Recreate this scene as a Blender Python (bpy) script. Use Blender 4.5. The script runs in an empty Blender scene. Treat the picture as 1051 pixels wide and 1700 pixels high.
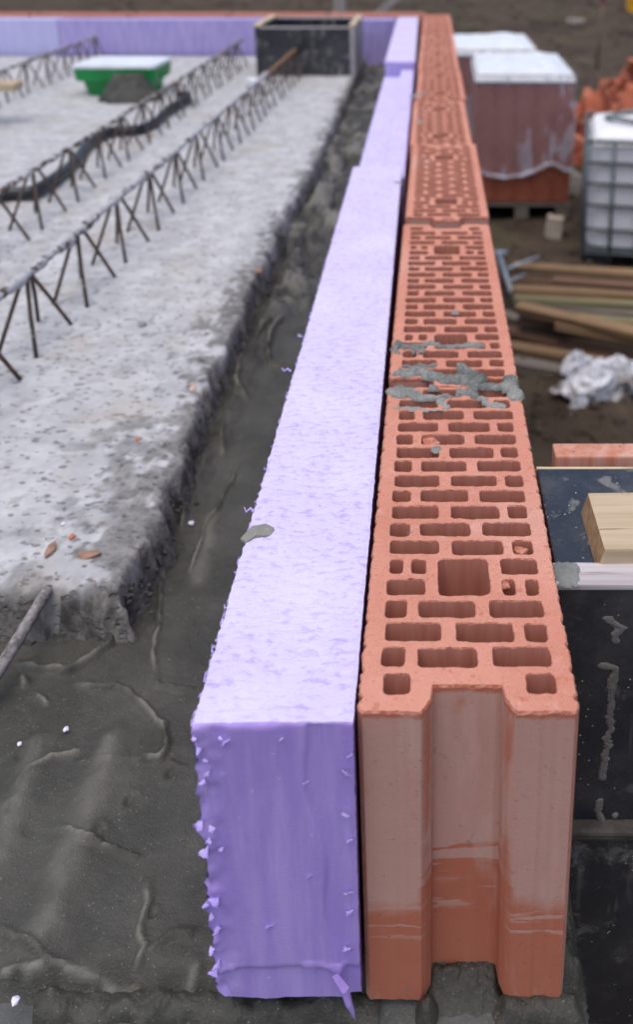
import bpy, bmesh, math, random
import numpy as np
from mathutils import Vector, Matrix, geometry

R = math.radians
scene = bpy.context.scene
col = scene.collection

# ------------------------------------------------------------------ camera
PITCH = R(15.0); FPX = 1439.0; PX0, PY0 = 718.0, 260.6
CAM = (-.0227, -.4326, .7232)
cd = bpy.data.cameras.new('camera'); cam = bpy.data.objects.new('camera', cd); col.objects.link(cam)
cam.location = CAM; cam.rotation_euler = (R(90) - PITCH, 0, 0)
cd.sensor_fit = 'HORIZONTAL'; cd.sensor_width = 36.0
cd.lens = 36.0 * FPX / 1051.0
cd.shift_x = -(PX0 - 525.5) / 1051.0
cd.shift_y = -(850.0 - PY0) / 1051.0
cd.clip_start = .02; cd.clip_end = 1000
cd.dof.use_dof = True; cd.dof.focus_distance = .69; cd.dof.aperture_fstop = 7.8; cd.dof.aperture_blades = 7
scene.camera = cam

# ------------------------------------------------------------------ sky, sun, exposure
SUN_EL, SUN_AZ = R(77), R(-148)           # veiled sun behind cloud, high, behind the camera and to the left
w = bpy.data.worlds.new('World'); scene.world = w; w.use_nodes = True
nt = w.node_tree; nt.nodes.clear()
sky = nt.nodes.new('ShaderNodeTexSky'); sky.sky_type = 'NISHITA'; sky.sun_disc = False
sky.sun_elevation = SUN_EL; sky.sun_rotation = SUN_AZ
sky.air_density = 1.0; sky.dust_density = 4.0; sky.ozone_density = 1.0
bg = nt.nodes.new('ShaderNodeBackground'); bg.inputs['Strength'].default_value = .15
wo = nt.nodes.new('ShaderNodeOutputWorld')
nt.links.new(sky.outputs[0], bg.inputs[0]); nt.links.new(bg.outputs[0], wo.inputs[0])
sd = bpy.data.lights.new('sun', 'SUN'); sd.energy = .9; sd.angle = R(70); sd.color = (1, .97, .93)
sun = bpy.data.objects.new('sun', sd); col.objects.link(sun)
sdir = Vector((math.sin(SUN_AZ) * math.cos(SUN_EL), math.cos(SUN_AZ) * math.cos(SUN_EL), math.sin(SUN_EL)))
sun.rotation_euler = sdir.to_track_quat('Z', 'Y').to_euler()
vs = scene.view_settings
vs.view_transform = 'Standard'; vs.look = 'None'; vs.gamma = 1; vs.use_curve_mapping = False; vs.exposure = .30
scene.cycles.max_bounces = 8; scene.cycles.diffuse_bounces = 4; scene.cycles.transparent_max_bounces = 10
scene.cycles.use_denoising = True

# ------------------------------------------------------------------ helpers
rng = np.random.default_rng(7); random.seed(7)

def at(px, py, z):                        # survey: where the sight line through a pixel meets the level z
    a = (px - PX0) / FPX; b = (py - PY0) / FPX
    d = (a, math.cos(PITCH) - b * math.sin(PITCH), -math.sin(PITCH) - b * math.cos(PITCH))
    s = (z - CAM[2]) / d[2]
    return Vector((CAM[0] + s * d[0], CAM[1] + s * d[1], z))

def _h(ix, iy, s):
    n = (ix.astype(np.int64) * 374761393 + iy.astype(np.int64) * 668265263 + s * 974711) & 0x7fffffff
    n = ((n ^ (n >> 13)) * 1274126177) & 0x7fffffff
    n = (n ^ (n >> 16)) & 0xffff
    return n / 65535.0
def vnoise(x, y, s=0):
    x = np.asarray(x, float); y = np.asarray(y, float)
    ix = np.floor(x); iy = np.floor(y); fx = x - ix; fy = y - iy
    fx = fx * fx * (3 - 2 * fx); fy = fy * fy * (3 - 2 * fy)
    a = _h(ix, iy, s); b = _h(ix + 1, iy, s); c = _h(ix, iy + 1, s); d = _h(ix + 1, iy + 1, s)
    return (a + (b - a) * fx) * (1 - fy) + (c + (d - c) * fx) * fy
def fbm(x, y, s=0, o=4):
    t = 0; a = .5; n = 0
    for k in range(o):
        t = t + a * vnoise(x, y, s + k * 17); n += a; x = np.asarray(x) * 2.03 + 3.1; y = np.asarray(y) * 2.03 + 1.7; a *= .5
    return t / n
def sstep(a, b, x):
    t = np.clip((np.asarray(x, float) - a) / (b - a), 0, 1); return t * t * (3 - 2 * t)

def mesh(name, v, f, mats=(), smooth=True, mi=None):
    me = bpy.data.meshes.new(name); me.from_pydata([tuple(map(float, p)) for p in v], [], f if isinstance(f, list) else f.tolist())
    for m in mats: me.materials.append(m)
    if mi is not None: me.polygons.foreach_set('material_index', np.asarray(mi, dtype=np.int32))
    if smooth: me.polygons.foreach_set('use_smooth', np.ones(len(me.polygons), dtype=bool))
    me.update(); return me
def link(name, me, parent=None, loc=None, rot=None):
    o = bpy.data.objects.new(name, me); col.objects.link(o)
    if parent is not None: o.parent = parent
    if loc is not None: o.location = loc
    if rot is not None: o.rotation_euler = rot
    return o
def empty(name, loc=(0, 0, 0), rot=(0, 0, 0)):
    o = bpy.data.objects.new(name, None); o.empty_display_size = .05; col.objects.link(o); o.location = loc; o.rotation_euler = rot
    return o
def tag(o, label, cat, group=None, kind=None):
    if label: o['label'] = label
    if cat: o['category'] = cat
    if group: o['group'] = group
    if kind: o['kind'] = kind
    return o
def gridfaces(ny, nx):
    i = np.arange(ny * nx).reshape(ny, nx)
    return np.stack([i[:-1, :-1], i[:-1, 1:], i[1:, 1:], i[1:, :-1]], -1).reshape(-1, 4)
def box_mesh(name, sx, sy, sz, mats, bev=.003, seg=2, cuts=0, jit=0, seed=0):
    bm = bmesh.new(); bmesh.ops.create_cube(bm, size=1)
    for v in bm.verts: v.co = Vector((v.co.x * sx, v.co.y * sy, v.co.z * sz))
    if cuts:
        bmesh.ops.subdivide_edges(bm, edges=[e for e in bm.edges if e.calc_length() > .35 * max(sx, sy, sz)], cuts=cuts, use_grid_fill=True)
    if jit:
        rr = random.Random(seed)
        for v in bm.verts: v.co += Vector((rr.uniform(-jit, jit), rr.uniform(-jit, jit), rr.uniform(-jit, jit)))
    if bev: bmesh.ops.bevel(bm, geom=[e for e in bm.edges if e.is_manifold and e.calc_face_angle(0) > .5], offset=bev, segments=seg, affect='EDGES', profile=.6)
    me = bpy.data.meshes.new(name); bm.to_mesh(me); bm.free()
    for m in mats: me.materials.append(m)
    return me
def tube_data(pts, rad, n=8, closed_ends=True):
    pts = [Vector(p) for p in pts]; V = []; F = []
    rads = rad if hasattr(rad, '__len__') else [rad] * len(pts)
    up = Vector((0, 0, 1))
    for i, p in enumerate(pts):
        t = (pts[min(i + 1, len(pts) - 1)] - pts[max(i - 1, 0)]).normalized()
        u = up if abs(t.dot(up)) < .95 else Vector((1, 0, 0))
        a = t.cross(u).normalized(); b = a.cross(t).normalized()
        for k in range(n):
            th = 2 * math.pi * k / n; V.append(p + (a * math.cos(th) + b * math.sin(th)) * rads[i])
    for i in range(len(pts) - 1):
        for k in range(n):
            F.append((i * n + k, i * n + (k + 1) % n, (i + 1) * n + (k + 1) % n, (i + 1) * n + k))
    if closed_ends:
        F.append(tuple(range(n))[::-1]); F.append(tuple((len(pts) - 1) * n + k for k in range(n)))
    return V, F
def tube(name, pts, rad, mat, n=8):
    V, F = tube_data(pts, rad, n); return mesh(name, V, F, [mat])
def join(parts):
    V = []; F = []
    for v, f in parts:
        o = len(V); V += [tuple(p) for p in v]; F += [tuple(i + o for i in q) for q in f]
    return V, F

# ------------------------------------------------------------------ materials
class N:
    def __init__(s, name, rough=.8, spec=.3):
        s.m = bpy.data.materials.new(name); s.m.use_nodes = True; s.t = s.m.node_tree
        s.b = s.t.nodes['Principled BSDF']; s.b.inputs['Roughness'].default_value = rough
        s.b.inputs['Specular IOR Level'].default_value = spec
        s.tc = s.t.nodes.new('ShaderNodeTexCoord')
    def n(s, k, **kw):
        x = s.t.nodes.new(k)
        for a, v in kw.items(): setattr(x, a, v)
        return x
    def l(s, a, b): s.t.links.new(a, b)
    def coord(s, scale=(1, 1, 1), src='Object'):
        mp = s.n('ShaderNodeMapping'); mp.inputs['Scale'].default_value = scale; s.l(s.tc.outputs[src], mp.inputs[0]); return mp.outputs[0]
    def noise(s, scale, detail=4, rough=.6, st=(1, 1, 1), dist=0, src='Object'):
        x = s.n('ShaderNodeTexNoise'); x.inputs['Scale'].default_value = scale; x.inputs['Detail'].default_value = detail
        x.inputs['Roughness'].default_value = rough; x.inputs['Distortion'].default_value = dist
        s.l(s.coord(st, src), x.inputs['Vector']); return x.outputs['Fac']
    def voro(s, scale, st=(1, 1, 1), feat='F1', rnd=1, src='Object'):
        x = s.n('ShaderNodeTexVoronoi'); x.feature = feat; x.inputs['Scale'].default_value = scale; x.inputs['Randomness'].default_value = rnd
        s.l(s.coord(st, src), x.inputs['Vector']); return x.outputs['Distance']
    def ramp(s, v, *st):
        x = s.n('ShaderNodeValToRGB'); e = x.color_ramp.elements
        while len(e) < len(st): e.new(.5)
        for q, (p, c) in zip(e, st): q.position = p; q.color = (c, c, c, 1) if not hasattr(c, '__len__') else (*c, 1)
        s.l(v, x.inputs[0]); return x.outputs[0]
    def mix(s, f, a, b, mode='MIX'):
        x = s.n('ShaderNodeMix', data_type='RGBA', blend_type=mode)
        for k, v in ((0, f), (6, a), (7, b)):
            if hasattr(v, 'is_linked'): s.l(v, x.inputs[k])
            elif k == 0: x.inputs[0].default_value = v
            else: x.inputs[k].default_value = (*v, 1)
        return x.outputs[2]
    def math(s, op, a, b=0.0, c=0.0):
        x = s.n('ShaderNodeMath', operation=op)
        for k, v in enumerate((a, b, c)):
            if hasattr(v, 'is_linked'): s.l(v, x.inputs[k])
            else: x.inputs[k].default_value = v
        return x.outputs[0]
    def mapr(s, v, a, b, c=0, d=1):
        x = s.n('ShaderNodeMapRange'); x.interpolation_type = 'SMOOTHSTEP'
        for k, q in zip((1, 2, 3, 4), (a, b, c, d)): x.inputs[k].default_value = q
        s.l(v, x.inputs[0]); return x.outputs[0]
    def xyz(s, src='Object'):
        x = s.n('ShaderNodeSeparateXYZ'); s.l(s.tc.outputs[src], x.inputs[0]); return x.outputs
    def rand(s): return s.n('ShaderNodeObjectInfo').outputs['Random']
    def attr(s, name): 
        x = s.n('ShaderNodeAttribute'); x.attribute_name = name; return x.outputs['Fac']
    def col(s, c):
        if hasattr(c, 'is_linked'): s.l(c, s.b.inputs['Base Color'])
        else: s.b.inputs['Base Color'].default_value = (*c, 1)
        return s
    def rough(s, v): s.l(v, s.b.inputs['Roughness']); return s
    def bump(s, h, dist, strength=1, prev=None):
        x = s.n('ShaderNodeBump'); x.inputs['Distance'].default_value = dist; x.inputs['Strength'].default_value = strength
        s.l(h, x.inputs['Height'])
        if prev is not None: s.l(prev, x.inputs['Normal'])
        s.l(x.outputs[0], s.b.inputs['Normal']); return x.outputs[0]

def m_clay(name='fired_clay', end=False):
    k = N(name, .92, .15)
    big = k.noise(9, 4, .6); fine = k.noise(420, 3, .7); sp = k.voro(260)
    c = k.mix(k.mapr(big, .3, .7), (.55, .236, .166), (.63, .296, .219))
    c = k.mix(k.mapr(k.noise(60, 4, .7), .52, .8), c, (.64, .36, .30))
    c = k.mix(k.math('MULTIPLY', k.mapr(sp, .19, .08), .6), c, (.22, .07, .045))
    c = k.mix(k.math('MULTIPLY', k.mapr(fine, .58, .72), .35), c, (.72, .46, .38))
    c = k.mix(k.math('MULTIPLY', k.mapr(k.noise(5, 3, .6), .56, .70), .4), c, (.66, .40, .34))
    c = k.mix(k.math('MULTIPLY', k.mapr(k.noise(130, 2, .5), .64, .72), .5), c, (.42, .115, .065))
    c = k.mix(k.math('MULTIPLY', k.rand(), .22), c, (.50, .16, .10))
    if end:
        X = k.xyz()
        zz = X['Z']; wob = k.noise(15, 5, .62, st=(1, 1, .5))
        edge = k.math('ADD', zz, k.math('MULTIPLY', k.math('SUBTRACT', wob, .5), .055))
        dust = k.mapr(edge, .078, .098)
        st = k.noise(1, 4, .55, st=(14, 14, 120), dist=.5)
        band = k.math('MULTIPLY', k.mapr(st, .56, .61), k.math('MULTIPLY', k.mapr(zz, .052, .066), k.mapr(zz, .125, .112)))
        ax = k.math('ABSOLUTE', X['X'])
        groove = k.mapr(ax, .034, .028)
        dust = k.math('MAXIMUM', dust, k.math('MULTIPLY', band, .85))
        sb = k.noise(1, 3, .5, st=(13, 13, 125), dist=.4)
        cutb = k.math('MULTIPLY', k.mapr(sb, .5, .54), k.math('MULTIPLY', k.mapr(zz, .084, .09), k.mapr(zz, .122, .116)))
        dust = k.math('MULTIPLY', dust, k.math('SUBTRACT', 1, k.math('MULTIPLY', cutb, groove)))
        corner = k.math('MULTIPLY', k.mapr(k.math('ABSOLUTE', k.math('SUBTRACT', ax, .0262)), .0042, .001), k.mapr(k.noise(55, 3, .6, st=(1, 1, .3)), .38, .55))
        dust = k.math('MULTIPLY', dust, k.math('SUBTRACT', 1, k.math('MULTIPLY', corner, .8)))
        rub = k.mapr(k.noise(34, 4, .65, st=(1, 1, .45)), .6, .74)
        dust = k.math('MULTIPLY', dust, k.math('SUBTRACT', 1, k.math('MULTIPLY', rub, .6)))
        topz = k.mapr(k.math('ADD', zz, k.math('MULTIPLY', k.noise(120, 3, .6), .008)), .249, .2525)
        dust = k.math('MULTIPLY', dust, k.math('SUBTRACT', 1, topz))
        grey = k.mix(k.noise(18, 4, .6), (.50, .285, .232), (.57, .335, .275))
        c = k.mix(k.math('MULTIPLY', dust, .93), k.mix(k.noise(22, 3), (.43, .135, .078), (.50, .175, .108)), grey)
        smud = k.math('MULTIPLY', k.mapr(k.noise(75, 4, .65), .60, .70), k.mapr(k.noise(16, 3, .6), .48, .62))
        c = k.mix(k.math('MULTIPLY', k.mapr(k.noise(1, 3, .6, st=(40, 40, 9)), .52, .70), .35), c, (.60, .42, .36))
        c = k.mix(k.math('MULTIPLY', k.mapr(k.voro(95), .09, .05), .6), c, (.30, .09, .05))
        c = k.mix(k.math('MULTIPLY', smud, .6), c, (.2, .17, .155))
        eb = k.bump(k.noise(300, 3, .7), .0005, .6); eb = k.bump(k.noise(1, 3, .6, st=(260, 260, 5)), .0006, .6, eb); k.bump(k.mapr(k.voro(140), .12, .05), .0012, .5, eb).node.invert = True
    else:
        b1 = k.bump(fine, .0011, .8); b2 = k.bump(k.noise(120, 4, .7), .0013, .6, b1); k.bump(k.noise(28, 3, .6), .0014, .4, b2)
    return k.col(c).m
CLAY = m_clay(); CLAY_END = m_clay('clay_end_skin', True)
def m_torn():
    k = N('torn_clay', .95, .1); n = k.noise(190, 4, .7)
    k.col(k.mix(k.mapr(n, .35, .65), (.40, .125, .075), (.60, .27, .20))); k.bump(n, .0025, .9); return k.m
CLAY_TORN = m_torn()
def m_cell():  # hole walls: same clay, darker colour painted in for recess shade
    k = N('extruded_cell_clay_shaded', .9, .15); n = k.noise(1, 3, .6, st=(150, 150, 12))
    k.col(k.mix(k.mapr(n, .3, .7), (.46, .185, .128), (.54, .235, .17))); k.bump(n, .0004, .5); return k.m
CLAY_CELL = m_cell()

def m_xps_top():
    k = N('planed_foam', .75, .25)
    n1 = k.noise(1, 4, .65, st=(105, 210, 105)); n2 = k.noise(9, 3, .6)
    c = k.mix(k.mapr(n1, .33, .50), (.48, .385, .69), (.62, .55, .79))
    c = k.mix(k.math('MULTIPLY', k.mapr(n2, .40, .75), .45), c, (.70, .68, .84))
    c = k.mix(k.math('MULTIPLY', k.mapr(k.noise(40, 3, .6), .70, .78), .35), c, (.45, .4, .62))
    k.bump(k.noise(1, 3, .6, st=(230, 420, 230)), .0008, .6); k.bump(n1, .0022, .75)
    k.b.inputs['Subsurface Weight'].default_value = .0
    return k.col(c).m
def m_xps_cut(name='cut_foam', base=(.385, .265, .685), pale=(.475, .35, .755)):
    k = N(name, .6, .3)
    n = k.noise(1, 4, .6, st=(55, 55, 7)); n2 = k.noise(11, 3, .6)
    c = k.mix(k.mapr(n, .35, .7), base, pale)
    c = k.mix(k.math('MULTIPLY', k.mapr(n2, .55, .8), .35), c, tuple(q * .72 for q in base))
    c = k.mix(k.math('MULTIPLY', k.mapr(k.noise(90, 3, .7), .66, .72), .45), c, (.62, .54, .9))
    b1 = k.bump(n, .0012, .5); b2 = k.bump(k.noise(240, 3, .7), .0003, .4, b1); k.bump(k.voro(620), .00025, .35, b2)
    return k.col(c).m
XTOP = m_xps_top(); XCUT = m_xps_cut()
XFAR = m_xps_cut('smooth_foam', (.38, .315, .64), (.46, .40, .70)); XPALE = m_xps_cut('pale_foam', (.50, .48, .78), (.56, .54, .83))
XLOW = m_xps_cut('rebated_foam', (.55, .48, .86), (.64, .58, .91))

def m_mortar(name='wet_mortar', a=(.044, .043, .036), b=(.072, .070, .059), rough=.46):
    k = N(name, rough, .36)
    c = k.mix(k.mapr(k.noise(14, 5, .6), .35, .7), a, b)
    c = k.mix(k.math('MULTIPLY', k.mapr(k.noise(5, 3, .5), .5, .75), .45), c, tuple(q * 1.5 for q in b))
    c = k.mix(k.math('MULTIPLY', k.mapr(k.voro(210), .10, .04), .8), c, (.38, .37, .35))
    c = k.mix(k.math('MULTIPLY', k.mapr(k.noise(520, 2, .6), .62, .72), .28), c, tuple(min(.9, q * 2.4) for q in b))
    c = k.mix(k.math('MULTIPLY', k.attr('crest'), .75), c, tuple(min(.9, q * 3.2) for q in b))  # crests paler: drying mortar, plus caught sky light painted in
    c = k.mix(k.math('MULTIPLY', k.mapr(k.noise(300, 2, .6), .66, .73), .5), c, (.2, .195, .185))
    rg = k.mapr(k.noise(22, 3, .6), .3, .7, rough - .10, rough + .2); k.rough(rg)
    b1 = k.bump(k.noise(420, 3, .8), .0016, .75); b2 = k.bump(k.noise(90, 5, .65), .0020, .5, b1); k.bump(k.noise(26, 4, .6), .0022, .35, b2)
    return k.col(c).m
MORTAR = m_mortar(); MORTAR_GREY = m_mortar('drying_mortar', (.15, .16, .15), (.30, .31, .29), .75)
LEDGE = m_mortar('mortar_washed_concrete', (.075, .08, .077), (.12, .125, .12), .7)

def m_slab():
    k = N('precast_concrete', .9, .2)
    n = k.noise(16, 5, .65)
    c = k.mix(k.mapr(n, .35, .68), (.40, .405, .42), (.54, .545, .56))
    c = k.mix(k.math('MULTIPLY', k.mapr(k.noise(6, 5, .65), .50, .68), .65), c, (.40, .365, .32))
    c = k.mix(k.math('MULTIPLY', k.mapr(k.noise(30, 5, .68, st=(1, 1.6, 1)), .55, .66), .7), c, (.33, .315, .30))
    pit = k.math('MAXIMUM', k.mapr(k.math('ADD', k.voro(85, st=(.6, 1, 1)), k.math('MULTIPLY', k.noise(30, 4), .6)), .55, .42), k.math('MULTIPLY', k.mapr(k.noise(1, 3, .6, st=(48, 105, 80)), .60, .66), .9))
    c = k.mix(k.math('MULTIPLY', pit, .72), c, (.14, .13, .12))
    st = k.attr('stain')
    c = k.mix(st, c, k.mix(k.mapr(k.noise(45, 5, .7), .35, .65), (.060, .057, .052), (.21, .20, .185)))
    b1 = k.bump(k.noise(160, 4, .7), .0015, .6); b2 = k.bump(pit, .003, -.0 + .6, b1)
    b2.node.invert = True
    return k.col(c).m
SLAB = m_slab()

def m_simple(name, a, b, scale=30, rough=.7, spec=.3, st=(1, 1, 1), bump=.001, metal=0):
    k = N(name, rough, spec); n = k.noise(scale, 5, .65, st=st)
    k.col(k.mix(k.mapr(n, .3, .7), a, b)); k.b.inputs['Metallic'].default_value = metal
    if bump: k.bump(n, bump, .7)
    return k.m
def m_wood(name, a, b, dark, axis=0, scale=1, rough=.8, dirt=.25):
    k = N(name, rough, .2); s = [90, 90, 90]; s[axis] = 4; s = tuple(q * scale for q in s)
    g = k.noise(1, 4, .6, st=s, dist=.6)
    c = k.mix(k.mapr(g, .3, .7), a, b)
    c = k.mix(k.mapr(k.noise(1, 3, .6, st=tuple(q * 1.6 for q in s)), .62, .72), c, dark)
    c = k.mix(k.math('MULTIPLY', k.mapr(k.noise(7, 4, .6), .5, .72), dirt), c, dark)
    c = k.mix(k.math('MULTIPLY', k.rand(), .3), c, dark)
    k.bump(g, .0012, .7)
    return k.col(c).m
def m_film():
    k = N('black_phenolic_film', .28, .8)
    c = k.mix(k.noise(10, 4), (.010, .012, .018), (.022, .026, .036))
    sp = k.math('MULTIPLY', k.mapr(k.noise(30, 6, .75), .54, .68), k.mapr(k.noise(8, 4, .65), .44, .60))
    c = k.mix(k.math('MULTIPLY', sp, .75), c, (.30, .28, .25))
    dots = k.math('MULTIPLY', k.mapr(k.voro(150), .14, .08), k.mapr(k.noise(22, 2), .5, .6))
    c = k.mix(dots, c, (.42, .42, .42))
    drip = k.math('MULTIPLY', k.mapr(k.noise(1, 3, .5, st=(38, 38, 4)), .57, .68), k.mapr(k.noise(6, 4, .7), .46, .6))
    c = k.mix(k.math('MULTIPLY', drip, .7), c, (.27, .25, .225))
    sm = k.math('MULTIPLY', k.mapr(k.noise(14, 6, .72), .50, .66), k.mapr(k.noise(4, 3, .6), .42, .62))
    c = k.mix(k.math('MULTIPLY', sm, .6), c, (.20, .17, .13))
    hz = k.math('MULTIPLY', k.mapr(k.noise(7, 6, .75), .42, .70), .6)
    c = k.mix(hz, c, (.075, .075, .078))
    k.rough(k.mapr(k.math('ADD', sp, dots), 0, 1, .24, .85))
    k.bump(k.noise(30, 4, .6), .0010, .4)
    return k.col(c).m
FILM = m_film()
WOOD_PALE = m_wood('sawn_pine', (.50, .40, .27), (.66, .55, .39), (.25, .16, .09), 0, 1, .8, .6)
WOOD_END = m_simple('pine_end_grain', (.24, .135, .065), (.36, .22, .12), 90, .9)
WOOD_GREY = m_wood('weathered_lath', (.40, .36, .37), (.56, .52, .53), (.24, .19, .18), 0, 1, .85, .3)
WOOD_RED = m_wood('red_varnished_board', (.52, .20, .12), (.62, .38, .31), (.36, .12, .07), 2, .7, .6, .3)
WOODS = [m_wood('old_timber_tan', (.23, .145, .08), (.34, .225, .13), (.10, .06, .04), 0, .5),
         m_wood('old_timber_brown', (.15, .085, .055), (.23, .14, .095), (.07, .045, .035), 0, .5),
         m_wood('old_timber_grey', (.17, .145, .125), (.27, .235, .205), (.07, .06, .05), 0, .5),
         m_wood('old_timber_mossy', (.22, .20, .11), (.32, .285, .17), (.10, .09, .05), 0, .5)]
WOOD_OFF = m_wood('pale_offcut', (.40, .35, .29), (.50, .45, .38), (.25, .2, .15), 0, .4)
def m_rebar(name='muddy_rebar', mud=.0):
    k = N(name, .8, .3)
    c = k.mix(k.noise(30, 3), (.055, .040, .032), (.125, .090, .070))
    c = k.mix(k.mapr(k.noise(13, 3, .6), .62, .68), c, (.38, .11, .045))
    c = k.mix(k.mapr(k.noise(24, 4, .7), .60 - mud, .68 - mud), c, (.46, .455, .47))
    k.bump(k.noise(1, 2, .5, st=(300, 300, 300)), .001, .7)
    return k.col(c).m
REBAR = m_rebar(); CHORD = m_rebar('mud_caked_rebar', .19); CHORD_THIN = m_rebar('dusty_rebar', .12); RUSTBAR = m_simple('rusty_bar', (.15, .075, .035), (.27, .16, .09), 60, .9)
HOSE = m_simple('black_hose', (.008, .010, .013), (.02, .022, .027), 20, .35, .5, bump=.0003)
GREEN = m_simple('green_plastic', (.0, .20, .035), (.005, .28, .06), 8, .4, .5, bump=.0004)
WHITE_P = m_simple('white_plastic', (.60, .64, .68), (.74, .78, .82), 9, .55, .4, bump=.0006)
TANK_P = m_simple('tank_plastic', (.78, .78, .80), (.86, .86, .88), 4, .4, .4, bump=.0)
CAGE = m_simple('galvanised_tube', (.10, .125, .135), (.17, .20, .21), 25, .5, .5, bump=.0003, metal=.4)
ZINC = m_simple('zinc_steel', (.30, .35, .41), (.42, .47, .54), 20, .5, .5, bump=.0003, metal=.5)
BLACKP = m_simple('black_plastic', (.012, .013, .015), (.025, .027, .03), 20, .5)
BRICK_RED = m_simple('stacked_brick', (.30, .085, .05), (.38, .125, .08), 14, .9, .15)
RUBBLE = [m_simple('broken_clay', (.44, .15, .09), (.54, .24, .16), 12, .95, .1), m_simple('broken_clay_dark', (.34, .10, .06), (.45, .15, .09), 12, .95, .1)]
PINK = m_simple('magenta_paint', (.50, .02, .14), (.6, .03, .19), 8, .6, bump=0)
STICK = m_simple('raw_stake', (.12, .085, .055), (.18, .13, .09), 20, .9)
YELLOW = m_simple('yellow_paint', (.62, .30, .0), (.7, .36, .01), 6, .45, .5, bump=0)
POSTW = m_wood('grey_post', (.30, .27, .25), (.40, .37, .35), (.16, .13, .12), 2, .5)
def m_bag():  # brown dirt, strengthened so its dark patches also stand for fold shade
    k = N('dirty_shaded_white_film', .45, .4)
    c = k.mix(k.mapr(k.noise(11, 5, .7), .48, .62), (.72, .73, .78), (.20, .165, .145))
    k.bump(k.noise(25, 4, .6), .004, .6); return k.col(c).m
BAG = m_bag()
def m_soil():
    k = N('muddy_soil', .95, .15)
    c = k.mix(k.mapr(k.noise(2.2, 6, .65), .3, .7), (.050, .036, .026), (.100, .076, .056))
    c = k.mix(k.math('MULTIPLY', k.mapr(k.noise(1.1, 5, .6), .5, .66), .6), c, (.070, .068, .030))
    c = k.mix(k.math('MULTIPLY', k.mapr(k.noise(14, 4, .7), .62, .74), .6), c, (.17, .135, .10))
    c = k.mix(k.mapr(k.noise(.6, 4, .6), .5, .7), c, (.040, .029, .022), 'MIX')
    k.bump(k.noise(9, 6, .7), .05, .8)
    return k.col(c).m
SOIL = m_soil()
def m_wrap(name='clear_stretch_film', base=.15):
    k = N(name, .25, .5)
    fold = k.noise(1, 4, .6, st=(4, 4, 1.2), dist=.8)
    tr = k.n('ShaderNodeBsdfTransparent'); mx = k.n('ShaderNodeMixShader')
    k.col((.62, .62, .72))
    fac = k.math('ADD', base, k.math('MULTIPLY', k.math('MAXIMUM', k.mapr(fold, .56, .66), k.mapr(k.noise(1, 3, .5, st=(7, 7, 2.2), dist=1.5), .58, .64)), .36))
    k.l(fac, mx.inputs[0]); k.l(tr.outputs[0], mx.inputs[1]); k.l(k.b.outputs[0], mx.inputs[2])
    k.l(mx.outputs[0], k.t.nodes['Material Output'].inputs[0])
    k.bump(fold, .02, .6)
    return k.m
WRAP = m_wrap(); WRAP_HEM = m_wrap('rolled_film_hem', .42)

# ------------------------------------------------------------------ ground and foundation
GZ = -1.40
def axis(segs):
    out = [segs[0][0]]
    for a, b, s in segs:
        n = max(1, int(round((b - a) / s))); out += list(np.linspace(a, b, n + 1)[1:])
    return np.array(out)
xs = axis([(-160, -20, 14), (-20, -3, .8), (-3, .1, .25), (.1, 3.2, .045), (3.2, 8, .15), (8, 30, 1), (30, 160, 13)])
ys = axis([(-60, -4, 7), (-4, 2.5, .5), (2.5, 9, .05), (9, 16, .11), (16, 40, .35), (40, 300, 15)])
Xg, Yg = np.meshgrid(xs, ys)
Zg = GZ + .16 * (fbm(Xg * 1.3, Yg * 1.3, 3, 5) - .5) + .05 * (fbm(Xg * 7, Yg * 7, 5, 4) - .5) + .35 * sstep(14, 30, Yg) * fbm(Xg * .5, Yg * .5, 9, 5)
o = link('ground', mesh('ground', np.stack([Xg, Yg, Zg], -1).reshape(-1, 3), gridfaces(len(ys), len(xs)), [SOIL])); o['kind'] = 'structure'
def ground_z(x, y):
    x = np.array([x]); y = np.array([y])
    return float((GZ + .16 * (fbm(x * 1.3, y * 1.3, 3, 5) - .5) + .05 * (fbm(x * 7, y * 7, 5, 4) - .5))[0])
# clods
def lump_data(c, r, rr, sq=.7):
    bm = bmesh.new(); bmesh.ops.create_icosphere(bm, subdivisions=1, radius=1)
    V = [(c[0] + v.co.x * r * rr.uniform(.6, 1.25), c[1] + v.co.y * r * rr.uniform(.6, 1.25), c[2] + v.co.z * r * sq * rr.uniform(.6, 1.2)) for v in bm.verts]
    F = [tuple(v.index for v in f.verts) for f in bm.faces]; bm.free(); return V, F
rr = random.Random(3); parts = []
for i in range(2600):
    y = 2.8 + 21 * rr.random() ** 1.5; x = rr.uniform(-.42, .62) * (y + 1.5) if y > 5 else rr.uniform(.15, .35 * (y + 1))
    if y < 5 and x < .12: continue
    parts.append(lump_data((x, y, ground_z(x, y) + (.35 * float(sstep(14, 30, y)) * .5)), rr.choice([.008, .010, .014, .02, .03]) * (1 + .06 * y), rr))
V, F = join(parts)
tag(link('soil_clods', mesh('soil_clods', V, F, [SOIL], False)), 'loose dark soil clods scattered over the muddy ground', 'soil', kind='stuff')

def struct_box(name, x0, x1, y0, y1, z0, z1, mat, bev=.004):
    o = link(name, box_mesh(name, x1 - x0, y1 - y0, z1 - z0, [mat], bev), None, ((x0 + x1) / 2, (y0 + y1) / 2, (z0 + z1) / 2)); o['kind'] = 'structure'; return o
struct_box('foundation_wall', -3.2, .083, .004, 4.40, GZ - .3, -.03, LEDGE)
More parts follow.
